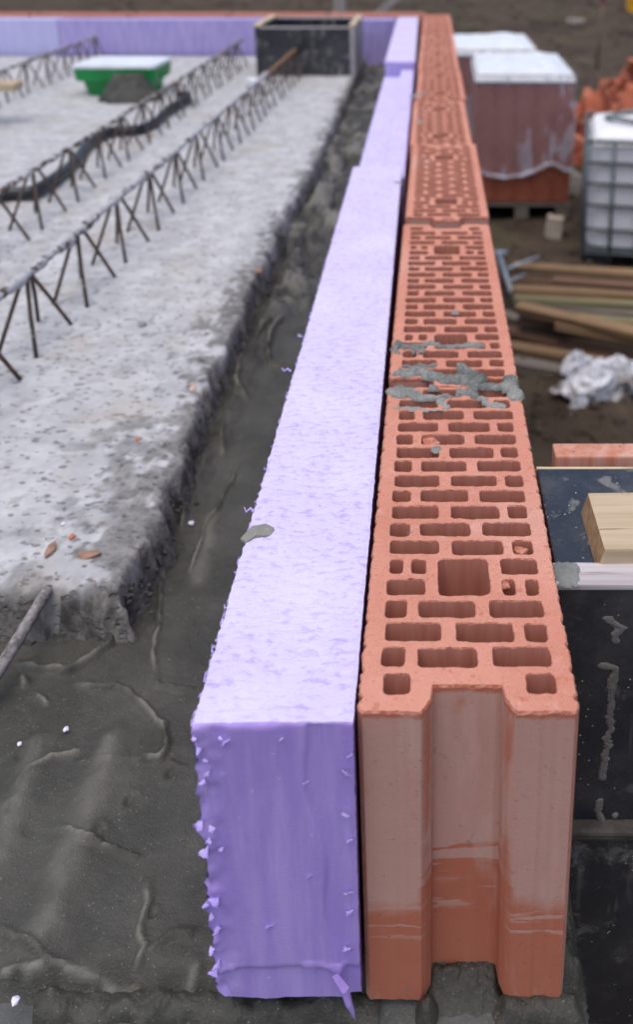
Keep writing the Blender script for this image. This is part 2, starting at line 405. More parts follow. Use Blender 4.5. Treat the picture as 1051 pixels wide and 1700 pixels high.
# the ledge in front of the blocks: a slightly uneven concrete top
lx = axis([(-1.1, -.5, .05), (-.5, .10, .003)]); lx = lx[lx <= .0865]; ly = axis([(-.5, -.06, .02), (-.06, .012, .002)])
LX, LY = np.meshgrid(lx, ly)
LZ = -.012 + .004 * (fbm(LX * 30, LY * 30, 21, 4) - .5) - .012 * sstep(.62, .78, fbm(LX * 55, LY * 55, 24, 3)) * .25
V = np.stack([LX, LY, LZ], -1).reshape(-1, 3); F = gridfaces(*LX.shape)
nV = len(V); ny, nx = LX.shape
right = [r * nx + nx - 1 for r in range(ny)]; Vr = [(V[i][0] + .001, V[i][1], -.9) for i in right]
F = F.tolist() + [(right[i + 1], right[i], nV + i, nV + i + 1) for i in range(ny - 1)]
o = link('concrete_ledge', mesh('concrete_ledge', np.vstack([V, Vr]), F, [LEDGE])); o['kind'] = 'structure'

# ------------------------------------------------------------------ mortar bed (heightfield with trowel ridges)
def poly_dist(x, y, pts):
    d = np.full(x.shape, 9.0); side = np.zeros(x.shape); tt = np.zeros(x.shape)
    tot = max(1, len(pts) - 1)
    for i in range(len(pts) - 1):
        ax, ay = pts[i]; bx, by = pts[i + 1]; ux, uy = bx - ax, by - ay; L = ux * ux + uy * uy + 1e-12
        t = np.clip(((x - ax) * ux + (y - ay) * uy) / L, 0, 1)
        dx = x - ax - t * ux; dy = y - ay - t * uy; q = np.hypot(dx, dy); m = q < d
        d = np.where(m, q, d); side = np.where(m, np.sign(ux * dy - uy * dx), side); tt = np.where(m, (i + t) / tot, tt)
    return d, side, tt
RIDGES = [  # photo points on the bed's surface, width (mm), height (mm), step (mm)
 ([(288,880),(275,899),(267,922),(269,958),(264,1009),(259,1055),(252,1087),(259,1126)], 3.2, 4.5, 1.5),
 ([(259,1128),(265,1136),(301,1145),(323,1139)], 2.2, 3.5, 1.5),
 ([(31,1100),(65,1115),(116,1115),(155,1092),(184,1071),(188,1026),(197,974)], 4.0, 6, 4),
 ([(126,1132),(162,1139),(201,1140),(226,1158),(252,1184),(268,1203),(273,1222),(277,1241),(264,1260),(236,1262),(212,1258)], 3.6, 5.5, 3),
 ([(274,1265),(310,1273)], 1.6, 2, 1),
 ([(21,1304),(51,1279),(86,1256),(113,1250),(132,1243)], 2.6, 3.2, 2),
 ([(113,1260),(164,1262),(205,1259)], 1.6, 1.8, 1.5),
 ([(99,1373),(137,1390),(171,1404),(205,1417),(236,1428)], 2.4, 3.4, -2),
 ([(247,1470),(250,1498),(240,1522),(233,1556),(240,1573),(223,1607)], 3.6, 4.2, 2),
 ([(0,1537),(34,1565),(79,1601),(113,1611),(154,1619),(195,1631),(229,1619)], 3.0, 4.5, 4),
 ([(0,1618),(34,1616),(75,1613)], 4.0, 5.5, 3),
 ([(216,1654),(253,1657),(284,1658),(315,1635),(334,1600)], 4.5, 6, 3),
 ([(247,1580),(291,1556),(329,1549)], 4.0, 3, 1),
 ([(406,540),(408,571),(396,619),(391,643),(410,664)], 5, 8, 2),
 ([(471,528),(451,554),(444,581),(447,605),(464,606)], 5, 9, 2),
 ([(423,575),(434,551),(454,537)], 5, 7, 3),
 ([(461,506),(475,499),(488,504)], 5, 8, 2),
 ([(396,775),(379,811),(362,845),(338,880),(327,914),(316,955)], 3.4, 4.5, 2),
 ([(330,700),(316,745),(307,777),(303,811),(307,862),(300,880)], 5, 7, 3),
 ([(370,705),(366,735),(372,760)], 4, 5, 2),
 ([(60,1150),(80,1172)], 3, 3, 1), ([(36,1123),(40,1140)], 3.4, 5, 0),
]
RW = [([tuple(at(a, b, 0)[:2]) for a, b in p], wd * .72 / 1000, h / 1000, s / 1000) for p, wd, h, s in RIDGES]
bx = axis([(-1.2, -.52, .03), (-.52, -.05, .0022), (-.05, .10, .005)]); bx = bx[bx <= .0855]
by = axis([(-.012, .55, .0022), (.55, 1.5, .005), (1.5, 4.30, .014)])
BX, BY = np.meshgrid(bx, by)
wx = .006 * (fbm(BX * 60, BY * 60, 31, 3) - .5); wy = .006 * (fbm(BX * 60, BY * 60, 37, 3) - .5)
BZ = .007 * (fbm(BX * 7, BY * 7, 40, 3) - .5) + .0014 * (fbm(BX * 38, BY * 38, 47, 4) - .5) + .0014 * (fbm(BX * 110, BY * 110, 44, 3) - .5)
CREST = np.zeros_like(BZ)  # paler colour mask: drying ridge tops with painted sky light
for i, (pl, wd, h, st) in enumerate(RW):
    d, sd_, tt = poly_dist(BX + wx, BY + wy, pl)
    taper = sstep(0, .12, tt) * sstep(1, .88, tt) * .75 + .25
    hn = .55 + .9 * fbm(BX * 90 + 5 * i, BY * 90, 50 + i, 3)
    wl = wd * (.6 + .8 * fbm(BX * 70, BY * 70 + 3 * i, 150 + i, 3)); prof_ = np.exp(-(np.clip(d + .35 * wd * sd_ * 0, 0, 1) / wl) ** 2)
    BZ += 1.35 * h * taper * hn * prof_; CREST = np.maximum(CREST, taper * np.exp(-(d / (wl * .8)) ** 2) * sstep(.35, .62, fbm(BX * 45, BY * 45, 170 + i, 3)))
    BZ += st * sd_ * taper * np.exp(-d / .022) * np.tanh(d / .004) * .35 * sstep(0, .2, tt) * sstep(1, .8, tt)
# broad trowel waves, their sky sheen painted in as paler colour
for (a, b), wd, h in ((((185, 1235), (70, 1560)), .016, .006), (((60, 1240), (0, 1420)), .014, .005), (((330, 960), (350, 860)), .012, .002)):
    d, _, _ = poly_dist(BX + wx * 2, BY + wy * 2, [tuple(at(*a, 0)[:2]), tuple(at(*b, 0)[:2])]); BZ += h * np.exp(-(d / wd) ** 2); CREST = np.maximum(CREST, .55 * np.exp(-(d / (wd * .7)) ** 2) * (.3 + fbm(BX * 60, BY * 60, 191, 4)))
# bubbles
for px, py, r in ((215, 1327, .006), (163, 1380, .0065), (283, 1283, .006), (36, 1255, .008), (460, 602, .011), (255, 1520, .004), (20, 1345, .007)):
    c = at(px, py, 0); q = np.hypot((BX - c.x), (BY - c.y) * .8); q = q * (.6 + .8 * fbm(BX * 90, BY * 90, 3, 3)); BZ += -.0035 * np.exp(-(q / (r * .6)) ** 2) + .0016 * np.exp(-((q - r) / (r * .35)) ** 2)
# rough far strip and squeezed-up mortar against slab and foam
far = sstep(.95, 1.35, BY) * sstep(-.39, -.36, BX) * sstep(-.17, -.20, BX)
BZ += far * (.085 * (fbm(BX * 22, BY * 13, 60, 4) - .45)) * (1 - .6 * sstep(2.4, 3.0, BY)); CREST = np.maximum(CREST, far * .8 * sstep(.50, .62, fbm(BX * 22, BY * 13, 60, 4)))
BZ += .016 * sstep(.035, .0, np.abs(BX + .338)) * sstep(.42, .6, BY) * fbm(BX * 50, BY * 30, 66, 4) * 1.2
under = sstep(-.176, -.166, BX) * sstep(.0, .012, BY)
BZ = BZ * (1 - .6 * under) + .004 * under
BZ = np.where(BX > -.172, np.minimum(BZ, .0035 + .004 * (fbm(BX * 70, BY * 70, 33, 3) - .4)), BZ)
edge = sstep(.020, .0, BY + .018 * (fbm(BX * 28, BX * 0 + 2.2, 71, 4) - .5) - .004)
BZ = BZ * (1 - edge) - .014 * edge
BZ -= .02 * sstep(.079, .0855, BX)
me = mesh('mortar_bed', np.stack([BX, BY, BZ], -1).reshape(-1, 3), gridfaces(*BX.shape), [MORTAR])
me.attributes.new('crest', 'FLOAT', 'POINT').data.foreach_set('value', np.clip(CREST, 0, 1).astype(np.float32).ravel())
o = link('mortar_bed', me)
tag(o, 'wet dark grey mortar bed with trowel ridges beside the purple foam', 'mortar', kind='structure')

# ------------------------------------------------------------------ hollow clay blocks
PITCHB = .02115; BW = .14; BL = .498
def rrect(x0, x1, y0, y1, r, rg):
    r = min(r, (x1 - x0) / 2.2, (y1 - y0) / 2.2); P = []
    for cx, cy, a0 in ((x1 - r, y0 + r, -90), (x1 - r, y1 - r, 0), (x0 + r, y1 - r, 90), (x0 + r, y0 + r, 180)):
        for k in range(3): P.append((cx + r * math.cos(R(a0 + 45 * k)), cy + r * math.sin(R(a0 + 45 * k))))
    out = []
    for i in range(len(P)):
        a = P[i]; b = P[(i + 1) % len(P)]; n = max(1, int(math.hypot(b[0] - a[0], b[1] - a[1]) / .0035))
        for k in range(n): out.append((a[0] + (b[0] - a[0]) * k / n, a[1] + (b[1] - a[1]) * k / n))
    res = []; j1 = j2 = 0
    for p in out:
        j1 = .55 * j1 + rg.gauss(0, .00017); j2 = .55 * j2 + rg.gauss(0, .00017); res.append((p[0] + j1, p[1] + j2))
    return res
def offset_poly(P, d):
    n = len(P); out = []
    for i in range(n):
        a = Vector(P[i - 1]); b = Vector(P[(i + 1) % n]); t = b - a
        if t.length < 1e-9: out.append(P[i]); continue
        t.normalize(); out.append((P[i][0] + t.y * d, P[i][1] - t.x * d))
    return out
def block_mesh(name, seed, y_cut0=None, y_cut1=None, H=.252):
    rg = random.Random(seed)
    yr = lambda r: .0116 + (r - 1) * PITCHB
    u = lambda q: (q - .5) * BW
    A = [(.096, .206), (.262, .548), (.622, .899)]; B = [(.093, .369), (.443, .732), (.793, .903)]
    holes = []
    lo = -.02 if y_cut0 is None else y_cut0; hi = BL if y_cut1 is None else y_cut1
    for r in range(1, 24):
        y = yr(r); hh = .0078
        if y - hh < lo + .004 or y + hh > hi - .003: continue
        if r in (4, 18): L = [(.091, .29), (.695, .776), (.823, .896)]
        elif r in (5, 19): L = [(.104, .169), (.222, .289), (.70, .90)]
        elif r == 23: L = [(.088, .225), (.762, .885)]
        elif r in (1, 3) or (6 < r < 18 and r % 2) or r == 21: L = A
        else: L = B
        dx = rg.uniform(-.0006, .0006)
        for a, b in L:
            holes.append(rrect(u(a) + dx, u(b) + dx, y - hh + rg.uniform(-.0005, .0005), y + hh + rg.uniform(-.0005, .0005), .0028, rg))
        if r in (4, 18): holes.append(rrect(u(.357), u(.631), y - hh - .0006, yr(r + 1) + hh + .0006, .0045, rg))
    # outline, counter-clockwise: near end (tongue or cut), right side, far end (groove), left side
    hw = BW / 2; P = []; endflag = []
    y0 = 0 if y_cut0 is None else y_cut0; y1 = BL if y_cut1 is None else y_cut1
    c = .0035
    near = [(-hw + c, y0)]
    if y_cut0 is None: near += [(-.027, y0), (-.022, y0 - .005), (-.0205, y0 - .017), (.0205, y0 - .017), (.022, y0 - .005), (.027, y0)]
    near += [(hw - c, y0)]
    def dens(pl, step=.0035):
        o_ = []
        for i in range(len(pl) - 1):
            a, b = pl[i], pl[i + 1]; n = max(1, int(math.hypot(b[0] - a[0], b[1] - a[1]) / step))
            o_ += [(a[0] + (b[0] - a[0]) * k / n, a[1] + (b[1] - a[1]) * k / n) for k in range(n)]
        return o_ + [pl[-1]]
    def side(s):
        yy = np.arange(y0 + c, y1 - c + 1e-6, .00176); o_ = []
        for y in yy:
            ph = (y / (PITCHB * .98)) % 1.0; dep = .0019 * max(0, 1 - ((ph - .5) / .13) ** 2) * (.3 + 1.2 * _h(np.array([int(y / (PITCHB * .98))]), np.array([seed]), 3)[0])
            o_.append((s * (hw - dep + rg.uniform(-.0003, .0003)), y))
        return o_
    fr = [(hw - c, y1)]
    if y_cut1 is None: fr += [(.0300, y1), (.0265, y1 - .004), (.0232, y1 - .010), (.0222, y1 - .0195), (-.0222, y1 - .0195), (-.0232, y1 - .010), (-.0265, y1 - .004), (-.0300, y1)]
    fr += [(-hw + c, y1)]
    near = dens(near); fr = dens(fr); rs = side(1); ls = side(-1)[::-1]
    P = near + rs + fr + ls
    endflag = [1 if y_cut0 is None else 0] * len(near) + [0] * len(rs) + [1] * len(fr) + [0] * len(ls)
    P = [(p[0] + rg.gauss(0, .00022), p[1] + rg.gauss(0, .00022)) for p in P]
    if y_cut0 is None:
        holes.append(rrect(-.009, .010, -.0125, -.0065, .002, rg))
    loops_nom = [P] + holes
    top = [offset_poly(P, -.0010)] + [offset_poly(h_, .0004 + .0002 * rg.random()) for h_ in holes]
    verts2 = []; edges = []; starts = []
    for lp in top:
        s0 = len(verts2); starts.append(s0); verts2 += [Vector(p) for p in lp]; n = len(lp)
        edges += [(s0 + i, s0 + (i + 1) % n) for i in range(n)]
    ov, oe, of, orv, _, _ = geometry.delaunay_2d_cdt(verts2, edges, [], 0, 1e-7, True)
    mp = {}; loop_of = {}
    for i, l in enumerate(orv):
        for q in l: mp[q] = i
    for li, (lp, s0) in enumerate(zip(top, starts)):
        for k in range(len(lp)): loop_of[mp[s0 + k]] = li
    OP = top[0]; on = len(OP)
    def inside(x, y):
        c_ = False
        for i in range(on):
            (xa, ya), (xb_, yb) = OP[i], OP[i - 1]
            if (ya > y) != (yb > y) and x < (xb_ - xa) * (y - ya) / (yb - ya) + xa: c_ = not c_
        return c_
    keep = []
    for f in of:
        L_ = {loop_of.get(i, -1) for i in f}
        if len(L_) == 1:
            if 0 not in L_: continue
            cx_ = sum(ov[i].x for i in f) / 3; cy_ = sum(ov[i].y for i in f) / 3
            if not inside(cx_, cy_): continue
        keep.append(f)
    of = keep
    V = []; nz = lambda: rg.gauss(0, .00022)
    V += [(p.x, p.y, H + nz()) for p in ov]; nt_ = len(V)
    F = [tuple(f) for f in of]; MI = [0] * len(F)
    V += [(p.x, p.y, 0) for p in ov]; F += [tuple(nt_ + i for i in f)[::-1] for f in of]; MI += [0] * len(of)
    for li, (lp, s0) in enumerate(zip(loops_nom, starts)):
        b0 = len(V); n = len(lp); V += [(p[0], p[1], H - (.0009 if li else .0018) + nz() * 1.5) for p in lp]
        for i in range(n):
            j = (i + 1) % n; t0, t1 = mp[s0 + i], mp[s0 + j]; e = li == 0 and endflag[i] and endflag[j]
            q1 = (t1, t0, b0 + i, b0 + j); q2 = (b0 + j, b0 + i, nt_ + t0, nt_ + t1)
            if t0 == t1: continue
            F += [q1[::-1], q2[::-1]] if False else [q1, q2]; MI += [2 if (li and rg.random() < .8) or e else 0, 3 if li else (1 if e else 0)]
    me = mesh(name, V, F, [CLAY, CLAY_END, CLAY_TORN, CLAY_CELL], False, MI)
    bm = bmesh.new(); bm.from_mesh(me); bmesh.ops.recalc_face_normals(bm, faces=bm.faces); bm.to_mesh(me); bm.free()
    return me
BM = [block_mesh('hollow_block_a', 11), block_mesh('hollow_block_b', 12)]
WALLG = 'hollow clay blocks laid along the wall'
# first block: turned round, groove towards the camera, cut at the far end
cut = BL - .3930
o = link('hollow_block', block_mesh('hollow_block_cut', 13, y_cut0=cut), None, (0, BL, -.004), (0, 0, math.pi)); o.location = (0, BL, -.003)
tag(o, 'nearest orange hollow clay block with a grooved end face, dust-grey above and orange below', 'brick', WALLG)
lab = ['orange hollow clay block second from the camera with mortar smeared over its near end',
       'third hollow clay block from the camera, its tongue showing in the open joint',
       'fourth hollow clay block from the camera, beside the wrapped brick pallet',
       'fifth hollow clay block from the camera with two thin mortar streaks',
       'sixth hollow clay block from the camera along the wall',
       'seventh hollow clay block from the camera along the wall',
       'eighth hollow clay block from the camera, next to last before the corner',
       'last hollow clay block of the long wall, at the far corner']
ypos = [.4116, .9405, 1.4435, 1.960, 2.474, 2.990, 3.505, 4.020]
for i, y in enumerate(ypos):
    me = BM[i % 2] if i < 7 else block_mesh('hollow_block_end', 17, y_cut1=.29)
    o = link('hollow_block', me, None, ((0, .002, -.003, .001, -.002, 0, .001, 0)[i], y, (-.003, -.001, -.004, -.003, -.002, -.003, -.001, -.003)[i]), (0, 0, R((0, -.15, .2, 0, -.1, .1, 0, 0)[i])))
    tag(o, lab[i], 'brick', WALLG)
xb = -.076
nm = ['nearest the corner', 'second from the corner', 'third from the corner', 'fourth from the corner', 'fifth from the corner', 'farthest left']
for i in range(6):
    o = link('hollow_block', BM[i % 2], None, (xb, 4.24, .009), (0, 0, R(90)))
    tag(o, 'red hollow clay block on the far cross wall behind the foam, ' + nm[i], 'brick', 'hollow clay blocks of the far cross wall'); xb -= .520

# ------------------------------------------------------------------ purple foam boards
def foam_board(name, wd, ln, ht, seed, nx=60, step=.0022, rough=1.0, mats=None, rag=.0016):
    # origin: near right bottom edge; x runs 0..-wd, y 0..ln
    nyt = int(ln / step); nzf = 90
    u = np.linspace(-wd, 0, nx)
    ytop = np.linspace(ln, .002, nyt); zf = np.linspace(ht - .003, 0, nzf)
    YY = np.concatenate([ytop, np.zeros(nzf)]); ZZ = np.concatenate([np.full(nyt, ht), zf])
    Xm = np.tile(u, (len(YY), 1)); Ym = np.tile(YY[:, None], (1, nx)).copy(); Zm = np.tile(ZZ[:, None], (1, nx)).copy()
    ist = (np.arange(len(YY)) < nyt)[:, None]
    fl = fbm(Xm * 120, Ym * 260, seed, 3) ; pits = sstep(.60, .78, fbm(Xm * 110, Ym * 240, seed + 5, 3))
    Zm = Zm + ist * rough * (.0012 * (fl - .5) - .0012 * pits + .003 * (fbm(Xm * 9, Ym * 5, seed + 9, 3) - .5))
    fr = .0016 * (fbm(Xm * 60, Zm * 9, seed + 11, 3) - .5) + .004 * (fbm(Xm * 18, Zm * 5, seed + 12, 2) - .5)
    if rough >= 1:
        zc = .029 + .004 * np.sin((Xm + wd) * 25) - .06 * np.clip(Xm + .03, 0, 1)
        fr += .0022 * sstep(.0, .0025, zc - Zm) - .0035 * np.exp(-((Zm - zc) / .0012) ** 2) * sstep(.33, .45, fbm(Xm * 40, Xm * 0, 4, 2))
        xl = -.033 + .020 * (1 - Zm / ht) + .003 * np.sin(Zm * 60)
        fr += .0018 * sstep(0, .002, Xm - xl)
    Ym = Ym + (~ist) * fr
    # ragged side edges
    el = np.exp(-(Xm + wd) / .004); er = np.exp(Xm / .004)
    vv = np.where(ist, Ym, ln + Zm); ragm = np.where(ist, rag, rag * 3.6)
    Xm = Xm + el * ragm * rough * 2 * (fbm(np.where(ist, vv * 260, vv * 130), vv * 0 + .5, seed + 20, 4) - .5) - er * rag * .8 * (fbm(vv * 200, vv * 0 + .5, seed + 25, 3) - .5)
    el2 = np.exp(-(Xm + wd) / .007)
    Ym = Ym + (~ist) * el2 * rough * .010 * (fbm(Xm * 140 + 3, Zm * 130, seed + 41, 4) - .42)
    Zm = Zm - ist * (.0015 * el ** 2 + .0012 * er ** 2)
    if rough >= 1: Zm = Zm + (~ist) * sstep(.02, .0, Zm) * (.007 * fbm(Xm * 45, Xm * 0 + 1.5, seed + 31, 4) + .003 * sstep(.02, .0, np.minimum(Xm + wd, -Xm)) - .003)
    V = np.stack([Xm, Ym, Zm], -1).reshape(-1, 3); F = gridfaces(*Xm.shape)
    n = len(YY); MI = [0] * ((nyt - 1) * (nx - 1)) + [1] * ((n - nyt) * (nx - 1)); F = [tuple(q[::-1]) for q in F.tolist()]
    b0 = len(V); V = np.vstack([V, [[-wd, ln, 0], [0, ln, 0]]])
    F.append(tuple([i * nx for i in range(n)] + [b0])); F.append(tuple([i * nx + nx - 1 for i in range(n)] + [b0 + 1])[::-1])
    F.append((b0, b0 + 1) + tuple(i for i in range(nx - 1, -1, -1))); MI += [1, 1, 1]
    return mesh(name, V, F, mats or [XTOP, XCUT], True, MI)
board = link('foam_board', foam_board('foam_board', .0985, 1.262, .236, 3, 70), None, (-.0714, -.010, .015), (0, 0, R(.57)))
me = board.data
try: me.shade_smooth_by_angle if False else None
except Exception: pass
tag(board, 'nearest purple foam insulation board with white rough top and torn violet end', 'insulation board', 'purple foam boards along the brick wall')
def flake_mesh(seed, L, Wd, T):
    rg = random.Random(seed); n = 9; m = 7; V = []; cu = rg.uniform(.6, 1.8); tw = rg.uniform(-.8, .8)
    for i in range(n):
        for j in range(m):
            t = i / (n - 1); q = j / (m - 1) - .5; e = .3 + 1.4 * float(fbm(t * 4 + seed, q * 5, seed, 4)); w_ = Wd * (1 - .85 * t ** 1.5) * e
            V.append((L * (math.sin(t * cu) / cu * 1.2 - .25) * (.35 + 1.3 * float(fbm(q * 6 + seed, 1.5, seed + 3, 4))), w_ * q + tw * T * t, T * (1 - math.cos(t * cu)) * 1.6 + T * .9 * float(fbm(t * 4, q * 4 + seed, seed + 6, 3) - .5)))
    F = gridfaces(n, m).tolist(); k = len(V); V2 = [(x, y, z - T * .30) for x, y, z in V]
    F2 = [tuple(k + i for i in q)[::-1] for q in F]
    bd = [i for i in range(m)] + [i * m + m - 1 for i in range(1, n)] + [(n - 1) * m + j for j in range(m - 2, -1, -1)] + [i * m for i in range(n - 2, 0, -1)]
    F3 = [(bd[i], bd[(i + 1) % len(bd)], k + bd[(i + 1) % len(bd)], k + bd[i]) for i in range(len(bd))]
    return mesh('foam_burr', V + V2, F + F2 + F3, [BURR], True)
BURR = m_xps_cut('torn_foam', (.43, .33, .74), (.56, .47, .83))
rg = random.Random(5)
for k, (px, py, s) in enumerate([(322, 1225, .5), (330, 1243, .55), (340, 1262, .5), (345, 1283, .7), (338, 1297, .6), (332, 1370, 1.1), (352, 1374, .7), (342, 1415, 1.0), (368, 1410, .5), (358, 1495, 1.2),
                                (345, 1500, .8), (362, 1540, .8), (352, 1575, .7), (362, 1600, 1.0), (358, 1612, .9), (366, 1225, .5), (348, 1395, .6), (352, 1520, .6)]):
    a = (px - PX0) / FPX; b = (py - PY0) / FPX; d = Vector((a, math.cos(PITCH) - b * math.sin(PITCH), -math.sin(PITCH) - b * math.cos(PITCH)))
    p = Vector(CAM) + d * ((-.0122 - CAM[1]) / d.y)
    o = link('foam_burr', flake_mesh(k, .0062 * s, .0070 * s, .0016 * s), board, board.matrix_basis.inverted() @ p, (rg.uniform(-.35, .35), rg.uniform(.0, .7), rg.uniform(3.0, 4.6)))
for k, (px, py, s) in enumerate([(578, 1255, .5), (572, 1281, .8), (571, 1350, .8), (578, 1395, .6), (576, 1482, .7), (578, 1515, .7), (574, 1575, .9), (445, 1535, .9), (510, 1455, .5), (465, 1228, .4), (505, 1300, .5), (372, 1232, .8)]):
    a = (px - PX0) / FPX; b = (py - PY0) / FPX; d = Vector((a, math.cos(PITCH) - b * math.sin(PITCH), -math.sin(PITCH) - b * math.cos(PITCH)))
    p = Vector(CAM) + d * ((-.0115 - CAM[1]) / d.y)
    link('foam_burr', flake_mesh(40 + k, .008 * s, .004 * s, .0018 * s), board, board.matrix_basis.inverted() @ p, (rg.uniform(-.9, -.3), rg.uniform(-.4, .4), rg.uniform(-.5, .5)))
# hanging sliver at the lower right corner and fuzz on the long left edge
V, F = tube_data([(-.0165, -.004, .030), (-.010, -.007, .022), (-.0075, -.008, .010), (-.005, -.007, .0), (-.004, -.006, -.008)], [.0022, .003, .0024, .0015, .0004], 6)
link('foam_sliver', mesh('foam_sliver', V, F, [XCUT], False), board)
fz = []
for i in range(260):
    y = rg.uniform(0, 1.25); L = rg.choice([.0006, .001, .001, .0015, .0022]); z = .235 - rg.uniform(0, .006)
    V, F = tube_data([(-.0985, y, z), (-.0985 - L * .6, y + rg.uniform(-.003, .003), z + rg.uniform(-.001, .0015)), (-.0985 - L, y + rg.uniform(-.004, .004), z + rg.uniform(-.002, .003))], [.0009, .0007, .0002], 4)
    fz.append((V, F))
V, F = join(fz); o = link('foam_fuzz', mesh('foam_fuzz', V, F, [BURR], False), board); o['kind'] = 'stuff'
for px, py, L, dx in ((474, 617, .010, -1), (412, 850, .008, -1), (497, 560, .004, -1)):
    p = at(px, py, .249); V, F = tube_data([(0, 0, 0), (dx * L * .4, .002, .002), (dx * L * .75, -.002, .0015), (dx * L, .001, .004)], [.0014, .0013, .001, .0005], 5)
    link('foam_strand', mesh('foam_strand', V, F, [BURR], False), board, board.matrix_basis.inverted() @ Vector((p.x + L * .6, p.y, .249)))

# second board: lower, with a rebated strip on its left
def rebate_mesh(wd, ln, ht):
    prof = [(0, 0), (0, ht), (-.043, ht), (-.0445, ht - .001), (-.045, ht - .0235), (-.046, ht - .0245), (-wd, ht - .0245), (-wd, 0)]
    n = 60; V = []; F = []
    for i in range(n):
        y = ln * i / (n - 1)
        for k, (x, z) in enumerate(prof): V.append((x + .0014 * float(fbm(y * 9, k * 3.0, 7, 3)) , y, z + (.003 * float(fbm(y * 6, .3 + k // 3, 8, 3) - .5) if z > 0 else 0)))
    m = len(prof)
    for i in range(n - 1):
        for k in range(m): F.append((i * m + k, i * m + (k + 1) % m, (i + 1) * m + (k + 1) % m, (i + 1) * m + k))
    F += [tuple(range(m))[::-1], tuple((n - 1) * m + k for k in range(m))]
    return mesh('foam_board_rebated', V, F, [XLOW], False)
tag(link('foam_board', rebate_mesh(.104, 1.355, .212), None, (-.0815, 1.262, .012), (0, 0, R(.35))), 'lower lavender foam board with a stepped left edge, between the nearest and the far board', 'insulation board', 'purple foam boards along the brick wall')
tag(link('foam_board', foam_board('foam_board_far', .108, 1.53, .240, 23, 24, .012, .6, [XTOP, XFAR]), None, (-.084, 2.625, .012), (0, 0, R(.5))), 'raised white-topped foam board at the far end against the corner', 'insulation board', 'purple foam boards along the brick wall')
# far cross wall boards
def cross_board(x0, x1, z1, mat, label, y=4.06):
    me = box_mesh('foam_board_cross', x1 - x0 - .003, .098, z1 - .012, [mat], .003, 2, 6, .0008, 3)
    tag(link('foam_board', me, None, ((x0 + x1) / 2, y + .049, (z1 + .012) / 2)), label, 'insulation board', 'foam boards of the far cross wall')
cross_board(-.70, -.212, .247, XFAR, 'short purple foam board between the far black formwork box and the corner')
cross_board(-1.955, -.70, .248, XFAR, 'violet foam board standing behind the green tub on the cross wall')
cross_board(-3.2, -1.955, .249, XPALE, 'paler bluish foam board at the far left of the cross wall')

# ------------------------------------------------------------------ precast slab
EDGE = [(.20, -.352), (.30, -.352), (.3502, -.347), (.4388, -.345), (.55, -.352), (.6927, -.360), (1.0263, -.366), (1.4988, -.372), (2.0466, -.362), (3.3241, -.374), (4.1, -.374)]
ex = np.array([e[0] for e in EDGE]); ev = np.array([e[1] for e in EDGE])
sx_ = axis([(-3.4, -.75, .05), (-.75, -.52, .012), (-.52, -.325, .0028)]); sy_ = axis([(.285, .72, .0028), (.72, 1.5, .006), (1.5, 4.03, .02)])
SX, SY = np.meshgrid(sx_, sy_)
nz = .020 * (fbm(SX * 30, SY * 30, 80, 4) - .5) + .006 * (fbm(SX * 120, SY * 120, 83, 3) - .5)
dR = np.interp(SY, ex, ev) - SX + nz
dF = SY - (.322 + .012 * (fbm(SX * 22, SX * 0 + .7, 85, 3) - .5)) + nz * .5
dE = np.minimum(dR, dF)
# broken corner
cn = np.hypot(SX + .347, SY - .335); dE = np.minimum(dE, cn - .012 - .03 * (fbm(SX * 40, SY * 40, 88, 3) - .45))
ST = .062
prof = sstep(-.017, .003, dE + .014 * (fbm(SX * 70, SY * 70, 101, 3) - .5))
SZ = -.012 + (ST + .012) * prof - .010 * np.exp(-np.clip(dE, 0, 1) / .012) * fbm(SX * 60, SY * 60, 90, 3)
SZ += prof * (.006 * (fbm(SX * 14, SY * 14, 92, 4) - .5) + .0022 * (fbm(SX * 130, SY * 130, 94, 3) - .5))
SZ += (4 * prof * (1 - prof) * .7 + (1 - prof)) * (.030 * (fbm(SX * 62, SY * 62, 96, 4) - .5) + .014 * (fbm(SX * 190, SY * 190, 98, 2) - .5))
pitm = sstep(.66, .76, fbm(SX * 60, SY * 80, 97, 3)) * prof; SZ -= .003 * pitm
# notch below the bent bar
nc = at(75, 1040, .03); nq = np.hypot(SX - nc.x, (SY - .318)); SZ -= .05 * sstep(.010, .004, nq) * prof
me = mesh('floor_slab', np.stack([SX, SY, SZ], -1).reshape(-1, 3), gridfaces(*SX.shape), [SLAB])
sn = fbm(SX * 20, SY * 14, 99, 4)
hf_ = fbm(SX * 75, SY * 75, 103, 4); nearw = 1 - sstep(.75, 1.25, SY)
wdt = .022 + .060 * nearw * sstep(.35, .65, fbm(SX * 9, SY * 7, 105, 3)) + .018 * sn
stain = .75 * sstep(-.10, .22, (1 - dR / wdt) * .55 + (hf_ - .52) * 1.5 + (sn - .5) * .8 - .12) * sstep(.14, .05, dR)
stain = np.maximum(stain, sstep(.006, -.006, dE - .012 * (hf_ - .5)))
stain = np.maximum(stain, .55 * sstep(.58, .68, fbm(SX * 24, SY * 30, 107, 4)) * nearw * sstep(.22, .08, dR))
at_ = me.attributes.new('stain', 'FLOAT', 'POINT'); at_.data.foreach_set('value', np.clip(stain, 0, 1).astype(np.float32).ravel())
tag(link('floor_slab', me), 'pale pitted precast concrete floor slab with lattice girders standing on it', 'slab')

